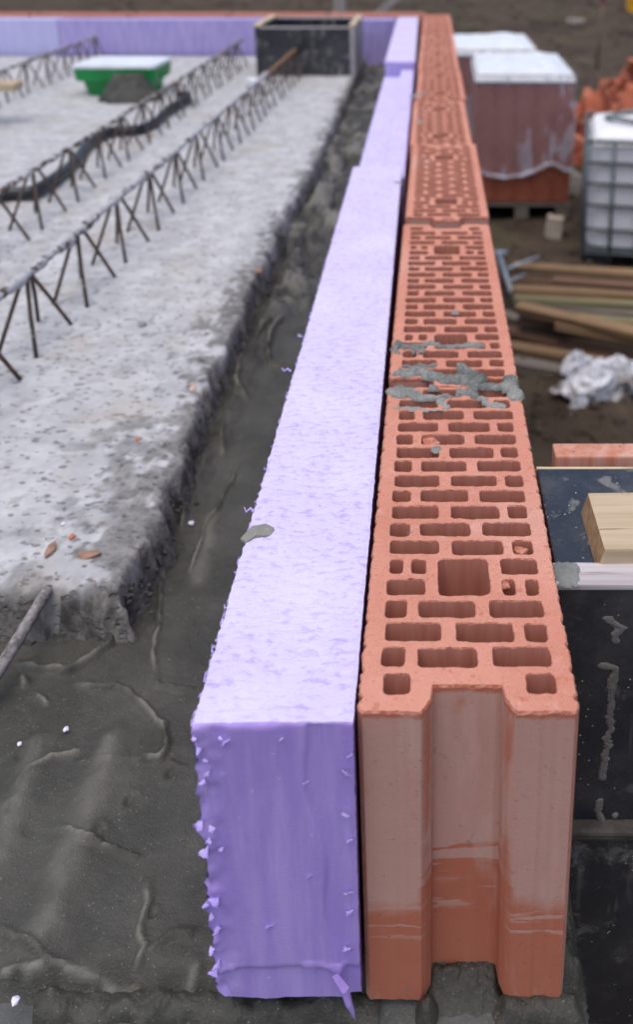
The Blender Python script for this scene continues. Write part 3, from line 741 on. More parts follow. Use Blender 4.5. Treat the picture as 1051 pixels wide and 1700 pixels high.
# ------------------------------------------------------------------ lattice girders
def girder(label, p0, p1, hgt, half, s0, grp, mud=True, tip=None):
    p0 = Vector(p0); p1 = Vector(p1); ax = (p1 - p0); L = ax.length; ax.normalize()
    ang = math.atan2(ax.y, ax.x) - math.pi / 2
    g = empty('lattice_girder', (p0.x, p0.y, .060), (0, 0, ang)); tag(g, label, 'rebar girder', grp)
    n = int(L / .012); pts = []; rad = []; rg = random.Random(int(L * 1e4))
    for i in range(n + 1):
        y = L * i / n; pts.append((rg.uniform(-.0012, .0012), y, hgt + .0015 * math.sin(y * 9) + rg.uniform(-.0012, .0012)))
        rad.append(.0050 + ((.0060 * max(0, float(fbm(y * 24 + p0.x, .7, 6, 3)) - .38) * 4 + .003) * float(fbm(y * 9 + p0.x, .4, 5, 3)) * (1.3 if mud else .5)) * (1 - .8 * (tip is not None and y > tip)))
    k = n if tip is None else int(n * tip / L)
    link('top_chord', tube('top_chord', pts[:k + 1], rad[:k + 1], CHORD if mud else CHORD_THIN, 8), g)
    if tip is not None: link('bare_bar_end', tube('bare_bar_end', pts[k:], [.0085] * (n + 1 - k), RUSTBAR, 8), g)
    legs = {}
    for sx in (-1, 1):
        for sy in (-1, 1):
            V, F = tube_data([(sx * .004, sy * .010, hgt - .001), (sx * half * .5, sy * .038, hgt * .52), (sx * half, sy * .068, -.006)], .0034, 6)
            legs[sx, sy] = mesh('diagonal_bar', V, F, [REBAR])
    y = s0
    while y < L - .05:
        for q in legs.values():
            o = link('diagonal_bar', q, g, (rg.uniform(-.002, .002), y + rg.uniform(-.006, .006), 0))
            o.rotation_euler = (rg.uniform(-.03, .03), 0, rg.uniform(-.05, .05))
        y += .197
    return g
GG = 'rebar lattice girders on the slab'
girder('nearest rebar lattice girder with a mud-caked top bar and bare rusty end', (-.684, .40, 0), (-.634, 3.52, 0), .119, .034, .075, GG, True, 2.40)
girder('middle rebar lattice girder with a black hose threaded through its bars', (-.928, .62, 0), (-.946, 3.78, 0), .119, .036, .06, GG, False)
girder('far left rebar lattice girder beyond the green tub and the timber', (-1.65, 1.6, 0), (-1.70, 3.92, 0), .119, .036, .10, GG, False)

# ------------------------------------------------------------------ things on the slab
hp = [(-1.25, 1.46), (-1.0876, 1.6032), (-1.015, 1.6404), (-1.0179, 1.8322), (-1.067, 2.1329), (-1.0521, 2.2708), (-.9662, 2.3343), (-.9709, 2.6189), (-.955, 2.78), (-.9835, 2.9018), (-1.02, 2.93)]
def catmull(P, n=14):
    P = [Vector((*p, .0)) if len(p) == 2 else Vector(p) for p in P]; out = []
    for i in range(len(P) - 1):
        a, b, c, d = P[max(i - 1, 0)], P[i], P[i + 1], P[min(i + 2, len(P) - 1)]
        for k in range(n):
            t = k / n; out.append(.5 * ((2 * b) + (c - a) * t + (2 * a - 5 * b + 4 * c - d) * t * t + (3 * b - a - 3 * c + d) * t ** 3))
    return out + [P[-1]]
hpts = [Vector((q.x, q.y, .078 + .004 * math.sin(q.y * 12))) for q in catmull(hp, 20)]
tag(link('black_hose', tube('black_hose', hpts, [.0155 + .0012 * (i % 2) for i in range(len(hpts))], HOSE, 12)), 'black hose snaking along the middle rebar girder on the slab', 'hose')

tub = empty('mortar_tub', (-1.277, 3.06, .060), (0, 0, R(-2))); tag(tub, 'green plastic tub with a white-crusted top on the slab', 'tub')
def rr_ring(wx, wy, z, r=.03, n=5):
    P = []
    for cx, cy, a0 in ((wx - r, -wy + r, -90), (wx - r, wy - r, 0), (-wx + r, wy - r, 90), (-wx + r, -wy + r, 180)):
        for k in range(n): P.append((cx + r * math.cos(R(a0 + 90 * k / (n - 1))), cy + r * math.sin(R(a0 + 90 * k / (n - 1))), z))
    return P
def loft(rings, cap0=True, cap1=True):
    V = [p for r_ in rings for p in r_]; n = len(rings[0]); F = []
    for i in range(len(rings) - 1):
        for k in range(n): F.append((i * n + k, i * n + (k + 1) % n, (i + 1) * n + (k + 1) % n, (i + 1) * n + k))
    if cap0: F.append(tuple(range(n))[::-1])
    if cap1: F.append(tuple((len(rings) - 1) * n + k for k in range(n)))
    return V, F
V, F = loft([rr_ring(.128, .085, 0), rr_ring(.136, .092, .040), rr_ring(.140, .096, .060), rr_ring(.160, .115, .064), rr_ring(.166, .120, .118)])
tub_body = link('tub_body', mesh('tub_body', V, F, [GREEN], False), tub)
V, F = loft([rr_ring(.167, .121, .114), rr_ring(.169, .123, .117), rr_ring(.167, .121, .127), rr_ring(.160, .116, .129), rr_ring(.155, .112, .124)], False, True)
link('crusted_rim', mesh('crusted_rim', V, F, [WHITE_P], False), tub_body)
for sx in (-1, 1):
    link('handle_lug', box_mesh('handle_lug', .03, .07, .018, [GREEN], .004), tub, (sx * .155, 0, .072))
def heap(name, c, rx, ry, h, mat, label, cat, seed=1, n=46):
    u = np.linspace(-1.25, 1.25, n); U, Vv = np.meshgrid(u, u); r = np.hypot(U, Vv) + .35 * (fbm(U * 2.2 + 9, Vv * 2.2, seed, 4) - .5)
    Z = h * np.clip(1.7 - 1.7 * r, 0, 1) ** .8 * (.6 + .6 * fbm(U * 4, Vv * 4, seed + 4, 4)); Z = np.where(r > 1, -.02, Z)
    o = link(name, mesh(name, np.stack([U * rx, Vv * ry, Z], -1).reshape(-1, 3), gridfaces(n, n), [mat]), None, c); tag(o, label, cat); return o
heap('mortar_heap', (-1.195, 2.885, .058), .125, .075, .105, MORTAR, 'heap of dark mortar slumped against the front of the green tub', 'mortar', 4)

# offcut plank on the left girder
pl = link('timber_plank', box_mesh('timber_plank', .60, .085, .028, [WOOD_PALE], .003), None, (-1.735, 2.47, .197), (0, R(1.5), R(4)))
tag(pl, 'short pale timber plank lying across the left rebar girder', 'plank')
# bent rebar out of the slab's near edge
tag(link('rebar_stub', tube('rebar_stub', [(-.425, .345, .050), (-.4265, .312, .050), (-.434, .28, .038), (-.444, .240, .024), (-.456, .195, .011)], [.0054, .0058, .0062, .0060, .0052], m_simple('caked_stub', (.10, .09, .085), (.33, .31, .31), 110, .9, .2, bump=.002), 10)), 'mud-caked rebar stub sticking out of the slab edge into the mortar', 'rebar')
# stones and chips
def chip(name, px, py, z, r, mat, label, cat, seed, sq=.6, st=(1, 1)):
    p = at(px, py, z); V, F = lump_data((0, 0, 0), r, random.Random(seed), sq); V = [(x * st[0], y * st[1], zz) for x, y, zz in V]
    return tag(link(name, mesh(name, V, F, [mat], False), None, (p.x, p.y, z + r * sq * .4)), label, cat)
STONE = m_simple('grey_stone', (.22, .22, .22), (.30, .30, .30), 60, .9)
CHIPB = RUBBLE[0]; CHIPP = m_simple('pinkish_chip', (.50, .33, .26), (.62, .44, .36), 60, .9)
BARK = m_simple('brown_chip', (.26, .15, .10), (.40, .26, .19), 80, .95)
chip('stone', 236, 540, .062, .0095, STONE, 'round grey pebble lying on the slab near the nearest girder', 'stone', 1)
chip('brick_chip', 320, 647, .058, .010, CHIPP, 'pale pink brick chip at the slab edge', 'chip', 2, .4, (.7, 1.1))
chip('wood_chip', 84, 914, .062, .008, BARK, 'upright brown chip on the slab near its front corner', 'chip', 3, .6, (.8, 1.6))
chip('wood_chip', 148, 923, .062, .0085, BARK, 'flat brown chip on the slab right of the upright one', 'chip', 4, .5, (1.7, .8))
chip('brick_chip', 228, 730, .062, .0045, CHIPB, 'small orange brick chip on the slab above the stained edge', 'chip', 5)
chip('brick_chip', 120, 892, .062, .005, CHIPB, 'small orange crumb pressed into the slab near the front corner', 'chip', 6)
chip('brick_chip', 430, 452, .060, .008, CHIPB, 'orange brick chip at the slab edge beside the mortar strip', 'chip', 7)
chip('brick_chip', 318, 745, .006, .005, CHIPB, 'orange brick crumb in the mortar below the slab edge', 'chip', 8, .8, (.7, 1.6))
chip('brick_chip', 311, 808, .004, .0035, CHIPB, 'tiny orange crumb on the mortar strip', 'chip', 9)
chip('brick_chip', 248, 228, .062, .012, CHIPB, 'orange chip on the slab beside the black hose', 'chip', 10)
FOAMBIT = m_simple('foam_crumb', (.70, .66, .86), (.82, .80, .92), 60, .8)
for k, (px, py, r, lb) in enumerate([(110, 1210, .0032, 'white foam crumb on the mortar left of the foam board'), (33, 1235, .0028, 'white foam crumb near the left edge of the mortar'), (490, 463, .006, 'white foam crumb on the far mortar strip'),
                                      (318, 870, .0045, 'lilac foam crumb on the mortar strip beside the ridge'), (105, 870, .0025, 'tiny white crumb on the slab'), (26, 1660, .0035, 'white crumb on the mortar at the lower left')]):
    z = .062 if lb.endswith('slab') else .003
    chip('foam_crumb', px, py, z, r, FOAMBIT, lb, 'crumb', 20 + k)
tag(link('white_scrap', box_mesh('white_scrap', .055, .05, .012, [WHITE_P], .004, 2, 2, .003, 4), None, (at(421, 134, .12).x, at(421, 134, .12).y, .118), (.1, .2, .3)), 'white scrap caught on the nearest girder by the far box', 'scrap')

# far formwork box
fb = empty('formwork_box', (-.592, 3.435, .060)); tag(fb, 'black film-faced formwork box with pale timber edges in the far corner of the slab', 'formwork')
link('front_panel', box_mesh('front_panel', .400, .021, .214, [FILM], .002), fb, (0, .0105, .107))
link('front_edge', box_mesh('front_edge', .400, .022, .006, [WOOD_GREY], .002), fb, (0, .0105, .2175))
for s in (-1, 1):
    link('side_panel', box_mesh('side_panel', .021, .44, .220, [WOOD_GREY if s > 0 else FILM], .002), fb, (s * .2115, .22, .110))
    link('side_edge', box_mesh('side_edge', .030, .44, .012, [WOOD_PALE], .003), fb, (s * .2115, .22, .2265))
link('back_panel', box_mesh('back_panel', .400, .021, .214, [FILM], .002), fb, (0, .43, .107))
link('back_edge', box_mesh('back_edge', .400, .022, .006, [WOOD_GREY], .002), fb, (0, .43, .2175))

# ------------------------------------------------------------------ near formwork beside the bricks
nf = empty('black_formwork', (.073, .118, 0)); tag(nf, 'black film-faced formwork box with grey wooden rim right of the nearest block', 'formwork')
link('front_panel', box_mesh('front_panel', .90, .020, .2285, [FILM], .002), nf, (.4505, .012, .12025))
link('top_lath', box_mesh('top_lath', .90, .0245, .005, [WOOD_GREY], .0012, 2, 10, .0005, 2), nf, (.4485, .0125, .2372))
link('top_panel', box_mesh('top_panel', .90, .125, .016, [FILM], .002), nf, (.4515, .0915, .226))
link('top_edge', box_mesh('top_edge', .90, .003, .014, [WOOD_PALE], .0005), nf, (.4515, .1565, .2262))
link('lower_batten', box_mesh('lower_batten', .90, .030, .010, [m_simple('dirty_batten', (.05, .045, .04), (.11, .098, .085), 50, .95)], .003, 2, 8, .001, 5), nf, (.4585, .006, .0005))
link('lower_panel', box_mesh('lower_panel', .88, .020, 1.36, [FILM], .002), nf, (.455, .011, -.686))
link('back_panel', box_mesh('back_panel', .88, .020, 1.58, [FILM], .002), nf, (.462, .145, -.574))
tm = link('timber_block', box_mesh('timber_block', .60, .070, .022, [WOOD_PALE, WOOD_END], .002, 2, 0), None, (.4105, .1805, .2425), (0, 0, R(1)))
for v in tm.data.vertices:
    if v.co.x < 0 and v.co.z < 0: v.co.x -= .005
for p in tm.data.polygons:
    if abs(p.normal.x) > .8: p.material_index = 1
tag(tm, 'pale sawn timber block lying on the black formwork top', 'timber')
tag(link('red_board', box_mesh('red_board', .80, .024, .080, [WOOD_RED], .002), None, (.494, .297, .196), (R(-3), 0, 0)), 'red-stained board standing behind the black formwork top', 'board')
# mortar dab on the lath end
def blob_mesh(name, nx, ny, x0, x1, y0, y1, hf, base, mat, cutoff=.0003):
    gx = np.linspace(x0, x1, nx); gy = np.linspace(y0, y1, ny); GX, GY = np.meshgrid(gx, gy); Hh = hf(GX, GY)
    F = gridfaces(ny, nx); keep = (Hh.ravel()[F] > cutoff).any(1); F = F[keep]
    V = np.stack([GX, GY, base + np.where(Hh > cutoff, Hh, -.0006)], -1).reshape(-1, 3)
    us = np.unique(F); mp = -np.ones(len(V), int); mp[us] = np.arange(len(us))
    return mesh(name, V[us], mp[F], [mat])
def dab(cx, cy, r, h, seed):
    return lambda X, Y: h * np.clip(1.15 - np.hypot((X - cx), (Y - cy)) / r - 1.1 * (fbm(X * 160, Y * 160, seed, 3) - .45), 0, 1) ** .6
tag(link('mortar_dab', blob_mesh('mortar_dab', 60, 50, .071, .112, .116, .148, dab(.081, .131, .012, .003, 3), .2394, MORTAR_GREY)), 'grey mortar dab on the left end of the formwork lath', 'mortar')

# ------------------------------------------------------------------ mortar on the blocks
TOPZ = .2488
def smear(strokes, seed, holes_px=()):
    W = [([tuple(at(a, b, TOPZ)[:2]) for a, b in p], r * .74 / 1000, h * .8 / 1000) for p, r, h in strokes]
    HP = [(tuple(at(a, b, TOPZ)[:2]), tuple(at(c, d, TOPZ)[:2])) for a, b, c, d in holes_px]
    def f(X, Y):
        wxx = .010 * (fbm(X * 110, Y * 110, seed, 4) - .5); wyy = .010 * (fbm(X * 110, Y * 110, seed + 9, 4) - .5)
        H = np.zeros_like(X)
        for pl_, r, h in W:
            d, _, _ = poly_dist(X + wxx, Y + wyy, pl_ if len(pl_) > 1 else pl_ * 2)
            H = np.maximum(H, h * np.clip(1 - (d / r) ** 2, 0, 1) ** .5)
        rd_ = 1 - 2 * np.abs(fbm(X * 95, Y * 130, seed + 13, 3) - .5); H = H * (.1 + .9 * fbm(X * 120, Y * 120, seed + 3, 4) + .9 * rd_ ** 3) + np.where(H > 0, .0018 * (fbm(X * 400, Y * 400, seed + 6, 3) - .3), 0)
        for (xa, ya), (xb_, yb) in HP:
            x0_, x1_ = sorted((xa, xb_)); y0_, y1_ = sorted((ya, yb))
            ins = np.minimum(np.minimum(X - x0_, x1_ - X), np.minimum(Y - y0_, y1_ - Y)) + wxx * .35
            H = np.where(ins > 0, -.01, H)
        return H
    return f
s1 = smear([([(664, 650), (700, 662), (760, 655), (800, 650), (850, 645)], 9, 6), ([(648, 653), (670, 661)], 6, 4), ([(670, 622), (700, 622), (740, 632), (790, 637)], 8.5, 6), ([(655, 624), (672, 612), (720, 610)], 4.5, 3.5),
            ([(765, 615), (780, 628), (800, 634)], 9, 9), ([(846, 632), (852, 650), (856, 660)], 9, 7), ([(735, 668), (742, 676)], 6, 2.5), ([(800, 664), (815, 674), (838, 677)], 6, 2.5), ([(650, 678), (735, 682)], 2.5, 1),
            ([(790, 645), (785, 660)], 8, 8), ([(718, 645), (728, 652)], 7, 6)], 5,
           [(699, 650, 757, 661), (793, 648, 836, 660), (657, 666, 720, 677), (742, 666, 800, 675), (822, 666, 840, 673), (708, 611, 758, 621), (800, 612, 832, 622), (666, 612, 680, 620)])
tag(link('mortar_smear', blob_mesh('mortar_smear', 300, 230, -.079, .082, .345, .485, s1, TOPZ, MORTAR_GREY)), 'thick grey mortar smeared across the joint between first and second block', 'mortar')
s2 = smear([([(655, 580), (662, 571), (672, 577)], 6, 5), ([(655, 584), (664, 592), (680, 590), (690, 584)], 4, 3), ([(672, 579), (700, 578), (712, 570)], 6, 4.5), ([(712, 572), (735, 576), (775, 576), (800, 575)], 4.5, 3.5), ([(702, 588), (715, 593), (760, 591)], 2.6, 2), ([(640, 592), (643, 598)], 5, 4), ([(702, 578), (700, 588)], 4, 2.5)], 8,
           [(667, 583, 684, 589), (704, 582, 756, 590), (676, 569, 700, 574), (720, 560, 772, 573)])
tag(link('mortar_smear', blob_mesh('mortar_smear', 300, 150, -.079, .065, .465, .565, s2, TOPZ, MORTAR_GREY)), 'thin grey mortar splash around the near hand hole of the second block', 'mortar')
s3 = smear([([(678, 868), (688, 874), (682, 880)], 5.5, 2.5), ([(686, 866), (690, 870)], 4, 2)], 12)
tag(link('mortar_smear', blob_mesh('mortar_smear', 70, 60, -.060, -.020, .125, .165, s3, TOPZ, MORTAR_GREY)), 'grey mortar fleck beside a small hole of the nearest block', 'mortar')
s4 = smear([([(690, 158), (715, 154), (735, 152)], 8, 4), ([(684, 162), (690, 162)], 9, 5)], 14)
tag(link('mortar_smear', blob_mesh('mortar_smear', 90, 90, -.09, .07, 1.80, 2.05, s4, TOPZ - .001, MORTAR_GREY)), 'thin mortar streak across the joint of fourth and fifth block', 'mortar')
s5 = smear([([(692, 203), (706, 198), (722, 196)], 10, 5)], 16)
tag(link('mortar_smear', blob_mesh('mortar_smear', 90, 60, -.08, .06, 1.53, 1.68, s5, TOPZ - .002, MORTAR_GREY)), 'mortar streak on the left half of the fourth block', 'mortar')
for px, py, r, lb in ((726, 746, .0042, 'small pale mortar speck between holes of the nearest block'), (757, 520, .004, 'mortar crumb by a hole of the second block'), (661, 305, .009, 'dark mortar crumb on the foam edge by the third block')):
    tag(link('mortar_crumb', blob_mesh('mortar_crumb', 30, 30, -.02, .02, -.02, .02, dab(0, 0, r, .003, 5), 0, MORTAR_GREY), None, (at(px, py, TOPZ).x, at(px, py, TOPZ).y, TOPZ + .0003)), lb, 'mortar')
for px, py, r, lb in ((714, 731, .0095, 'broken red clay plug in a hole near the far end of the nearest block'), (863, 909, .0062, 'red clay crumb stuck in a small hole right of the big hand hole'), (838, 966, .005, 'clay crumb in the hole beside the hand hole of the nearest block')):
    q = at(px, py, TOPZ); tag(link('clay_crumb', mesh('clay_crumb', *lump_data((0, 0, 0), r, random.Random(px), .55), [CLAY_TORN], False), None, (q.x, q.y + .001, TOPZ - r * .55)), lb, 'clay')
# mortar scrap on the foam
c = [at(a, b, .252) for a, b in ((399, 893), (418, 878), (441, 868), (455, 880), (450, 888), (425, 893), (408, 899))]
fr_ = np.array([(q.x, q.y) for q in c]); cen = fr_.mean(0)
V = [(cen[0], cen[1], .2565)] + [(q.x, q.y, .2515 + .003 * (i % 2)) for i, q in enumerate(c)] + [(q.x, q.y, .249) for q in c]
n = len(c); F = [(0, 1 + i, 1 + (i + 1) % n) for i in range(n)] + [(1 + i, 1 + n + i, 1 + n + (i + 1) % n, 1 + (i + 1) % n) for i in range(n)]
me = mesh('mortar_scrap', V, F, [m_mortar('scrap_mortar', (.24, .235, .21), (.34, .33, .30), .85)], False)
tag(link('mortar_scrap', me), 'flat grey mortar scrap on the left edge of the nearest foam board', 'mortar')

# mortar squeezed out around the foot of the first block
def mound(name, x0, x1, y0, y1, base, shape, label, seed, step=.0011):
    nx_ = int((x1 - x0) / step); ny_ = int((y1 - y0) / step)
    def hf(X, Y):
        wx_ = .007 * (fbm(X * 120, Y * 120, seed, 4) - .5); wy_ = .007 * (fbm(X * 120, Y * 120, seed + 5, 4) - .5)
        H = shape(X + wx_, Y + wy_); return np.where(H > 0, H * (.55 + .9 * fbm(X * 75, Y * 75, seed + 8, 4)), H)
    tag(link(name, blob_mesh(name, nx_, ny_, x0, x1, y0, y1, hf, base, MORTAR, .0008)), label, 'mortar')
mound('mortar_squeeze', -.030, .030, -.012, .024, -.013, lambda X, Y: .016 * sstep(-.008, .018, Y) * sstep(.031, .021, np.abs(X)) - .0005, 'dark mortar pushed up inside the groove of the nearest block', 3)
mound('mortar_squeeze', -.040, -.016, -.018, .010, -.013, lambda X, Y: .024 * np.clip(1 - np.hypot((X + .0265) / .0075, (Y + .003) / .011), 0, 1) ** .6 - .0004, 'small mortar lump at the left foot of the block groove', 4)
mound('mortar_squeeze', .018, .088, -.016, .004, -.013, lambda X, Y: .013 * np.clip(1 - (np.abs(Y + .001) / .010) ** 2, 0, 1) ** .5 * sstep(.016, .030, X) * sstep(.088, .074, X) - .0004, 'mortar squeezed out under the right foot of the nearest block', 5)
mound('mortar_squeeze', .066, .087, -.004, .118, -.013, lambda X, Y: .030 * np.clip(1 - ((X - .070) / .0155) ** 2, 0, 1) ** .7 * sstep(-.004, .012, Y) - .0004, 'mortar fillet along the right side of the nearest block', 6)
mound('mortar_squeeze', -.300, -.060, -.014, .010, -.013, lambda X, Y: .015 * np.clip(1 - (np.abs(Y - .001) / .011) ** 2, 0, 1) ** .6 * fbm(X * 30, Y * 8, 77, 3) * 1.6 - .001, 'rough mortar bead along the front edge below the purple foam', 7)
# crumbs along the broken slab edge
rr = random.Random(21); parts = []
for i in range(420):
    y = .33 + 1.7 * rr.random() ** 1.6; x = float(np.interp(y, ex, ev)) + abs(rr.gauss(0, .012)) - .008; t = min(1, max(0, (x - float(np.interp(y, ex, ev)) + .008) / .04))
    parts.append(lump_data((x, y, .050 * (1 - t) ** 1.3 + .003), rr.choice([.0012, .0016, .002, .003, .004]) * (1 + .3 * y), rr, .8))
V, F = join(parts); tag(link('mortar_crumbs', mesh('mortar_crumbs', V, F, [MORTAR], False)), 'dark mortar crumbs along the broken edge of the slab', 'mortar', kind='stuff')
# mortar drips on the black panel
def drip(pts, r, h, label, seed, y=.1195):
    P = []
    for px, py in pts:
        a = (px - PX0) / FPX; b = (py - PY0) / FPX; d = Vector((a, math.cos(PITCH) - b * math.sin(PITCH), -math.sin(PITCH) - b * math.cos(PITCH))); q = Vector(CAM) + d * ((y - CAM[1]) / d.y); P.append((q.x, q.z))
    xs_ = [p[0] for p in P]; zs_ = [p[1] for p in P]; m = r * 2.2; x0, x1, z0, z1 = min(xs_) - m, max(xs_) + m, min(zs_) - m, max(zs_) + m
    nx_, nz2 = int((x1 - x0) / .0011) + 2, int((z1 - z0) / .0011) + 2
    GX, GZ_ = np.meshgrid(np.linspace(x0, x1, nx_), np.linspace(z0, z1, nz2))
    d_, _, _ = poly_dist(GX + .009 * (fbm(GX * 120, GZ_ * 120, seed, 4) - .5), GZ_ + .006 * (fbm(GX * 90, GZ_ * 90, seed + 3, 4) - .5), P)
    H = h * np.clip(1 - (d_ / r) ** 2, 0, 1) * (.4 + fbm(GX * 150, GZ_ * 150, seed + 6, 3)); F = gridfaces(nz2, nx_); F = F[(H.ravel()[F] > .0001).any(1)]
    V = np.stack([GX, y + .0008 - np.where(H > .0001, H + .0006, -.0004), GZ_], -1).reshape(-1, 3); us = np.unique(F); mp_ = -np.ones(len(V), int); mp_[us] = np.arange(len(us))
    tag(link('mortar_drip', mesh('mortar_drip', V[us], mp_[F], [DRIP])), label, 'mortar')
DRIP = m_mortar('dried_drip', (.13, .12, .108), (.20, .185, .17), .9)
drip([(1000, 1105), (1020, 1108), (1018, 1140), (1012, 1200), (1008, 1250), (1002, 1290)], .0030, .0010, 'long dried mortar drip running down the black panel', 3)
drip([(994, 1330), (996, 1375)], .0034, .0010, 'short dried mortar drip just above the lower batten', 5)
drip([(1022, 1352), (1026, 1356)], .0024, .0012, 'small pale mortar splash right of the short drip on the panel', 8)
drip([(1010, 1030), (1030, 1045), (1024, 1065)], .0034, .0008, 'thin mortar splash near the top of the black panel', 9)

# ------------------------------------------------------------------ yard: brick pallets
BR = box_mesh('stacked_brick', .137, .49, .234, [BRICK_RED], .004, 1)
bm = bmesh.new(); bm.from_mesh(BR); bm.free()
def ribbed(wd, ln, ht):
    n = 6; pr = []
    for k in range(n):
        x0 = -wd / 2 + wd * k / n; pr += [(x0 + .001, -ln / 2 + .006), (x0 + .004, -ln / 2), (x0 + wd / n - .004, -ln / 2), (x0 + wd / n - .001, -ln / 2 + .006)]
    pr += [(wd / 2, ln / 2), (-wd / 2, ln / 2)]; m = len(pr)
    V = [(x, y, 0) for x, y in pr] + [(x, y, ht) for x, y in pr]
    F = [(i, (i + 1) % m, m + (i + 1) % m, m + i) for i in range(m)] + [tuple(range(m))[::-1], tuple(m + i for i in range(m))]
    return mesh('stacked_brick', V, F, [BRICK_RED], False)
BR = ribbed(.1385, .495, .2372)
def pallet(label, x0, y0, nxb, nyb, layers, zt, rotz, wrap_low):
    g = empty('brick_pallet', (x0, y0, GZ), (0, 0, rotz)); tag(g, label, 'brick pallet', 'wrapped brick pallets in the yard')
    W_ = nxb * .14; D_ = nyb * .5; zb = zt - GZ - layers * .238
    for k in range(nxb):
        for j in range(nyb):
            for q in range(layers):
                if 0 < k < nxb - 1 and 0 < j < nyb - 1 and q < layers - 1: continue
                o = link('brick', BR, g, (.07 + .14 * k, .25 + .5 * j, zb + .238 * q)); o.rotation_euler = (0, 0, rng.uniform(-.008, .008))
    for k in range(3): link('pallet_block', box_mesh('pallet_block', .10, D_, max(.03, zb - .045), [WOODS[2]], .004), g, (.05 + (W_ - .10) * k / 2, D_ / 2, max(.03, zb - .045) / 2))
    for k in range(5): link('deck_board', box_mesh('deck_board', W_ + .02, .10, .022, [WOODS[2]], .003), g, (W_ / 2, .05 + (D_ - .1) * k / 4, zb - .024))
    # white sheet on top, slightly humped
    u = np.linspace(-.012, W_ + .012, 40); v = np.linspace(-.012, D_ + .012, 50); U, Vv = np.meshgrid(u, v)
    ed = np.minimum(np.minimum(U + .012, W_ + .012 - U), np.minimum(Vv + .012, D_ + .012 - Vv))
    Z = zt - GZ + .004 + .05 * sstep(0, .18, ed) * fbm(U * 4, Vv * 3.5, 5 + int(x0 * 10), 4) + .012 * fbm(U * 14, Vv * 10, 9, 3) * sstep(0, .05, ed)
    Z = np.where(ed <= 1e-6, zt - GZ - .05, Z)
    link('top_sheet', mesh('top_sheet', np.stack([U, Vv, Z], -1).reshape(-1, 3), gridfaces(*U.shape), [WHITE_P]), g)
    # stretch film round the sides
    P = [(-.02, D_), (-.02, -.02), (W_ + .02, -.02), (W_ + .02, D_)]; path = []
    for i in range(3):
        a, b = P[i], P[i + 1]; n = 26
        path += [(a[0] + (b[0] - a[0]) * t / n, a[1] + (b[1] - a[1]) * t / n) for t in range(n)]
    path.append(P[3]); V = []; nz_ = 22
    for i, (x, y) in enumerate(path):
        low = (zt - GZ) * (1 - wrap_low) + .12 * (float(fbm(i * .13, 2.2, 3, 3)) - .5) * 2
        for k in range(nz_):
            t = k / (nz_ - 1); z = (zt - GZ - .004) * (1 - t) + low * t; am = .024 * (float(fbm(i * .35, t * 3, 6, 4)) - .35)
            nxn = (-1 if i < 26 else (1 if i > 52 else 0)); nyn = -1 if 26 <= i <= 52 else 0
            V.append((x + nxn * am, y + nyn * am, z))
    F = [(i * nz_ + k, (i + 1) * nz_ + k, (i + 1) * nz_ + k + 1, i * nz_ + k + 1) for i in range(len(path) - 1) for k in range(nz_ - 1)]
    film = link('stretch_film', mesh('stretch_film', V, F, [WRAP]), g)
    hem = [V[i * nz_ + nz_ - 1] for i in range(len(path))]; link('film_hem', tube('film_hem', hem, [.008 + .012 * float(fbm(i * .3, 4.4, 8, 3)) for i in range(len(hem))], WRAP_HEM, 6), film); return g
g1 = pallet('front brick pallet in torn clear film with a white sheeted top', .292, 5.70, 5, 2, 4, -.316, R(-1), .66)
g2 = pallet('second brick pallet half hidden behind the front one, white sheeted top', -.10, 6.98, 7, 2, 4, -.316, 0, .8)
for k, (dx, dz) in enumerate(((.12, .55), (.14, .30))):
    o = link('film_print', box_mesh('film_print', .05, .004, .24, [PINK], .001), g2, (.555 + dx * .0 + .03 * k, -.05, dz + .25))

# rubble heap
rr = random.Random(12); frag = []
def fragment(seed):
    q = random.Random(seed); bm = bmesh.new(); bmesh.ops.create_cube(bm, size=1)
    bmesh.ops.subdivide_edges(bm, edges=bm.edges[:], cuts=1, use_grid_fill=True)
    for v in bm.verts: v.co = Vector((v.co.x * q.uniform(.7, 1.2), v.co.y * q.uniform(.7, 1.1), v.co.z * q.uniform(.5, .9))) + Vector((q.uniform(-.15, .15), q.uniform(-.15, .15), q.uniform(-.15, .15)))
    me = bpy.data.meshes.new('broken_brick'); bm.to_mesh(me); bm.free(); me.materials.append(RUBBLE[seed % 3 == 2]); return me
FR = [fragment(i) for i in range(9)]
for i in range(170):
    t = rr.random(); a = rr.uniform(0, 6.283); r = rr.random() ** .6
    x = 1.95 + 1.05 * r * math.cos(a); y = 7.55 + .62 * r * math.sin(a); hmax = .95 * (1 - r) ** .8
    z = GZ + hmax * rr.uniform(.75, 1.02) + .03
    s = rr.uniform(.045, .12)
    o = link('broken_brick', FR[i % 9], None, (x, y, z), (rr.uniform(0, 3), rr.uniform(0, 3), rr.uniform(0, 3))); o.scale = (s * 1.5, s * 1.05, s * .5)
    where = 'on the crest of the rubble heap' if z > GZ + .55 else 'on the rubble slope next to the pallet' if x < 1.55 else 'low on the back of the rubble heap' if y > 7.6 else 'low on the near rubble slope behind the tank'
    tag(o, ('dark red' if i % 9 % 3 == 2 else 'orange') + ' broken brick piece ' + where, 'brick', 'broken bricks in the rubble heap')
heap('rubble_core', (1.95, 7.55, GZ), .95, .56, .72, RUBBLE[1], 'crushed red brick filling the middle of the rubble heap', 'rubble', 31)['kind'] = 'stuff'

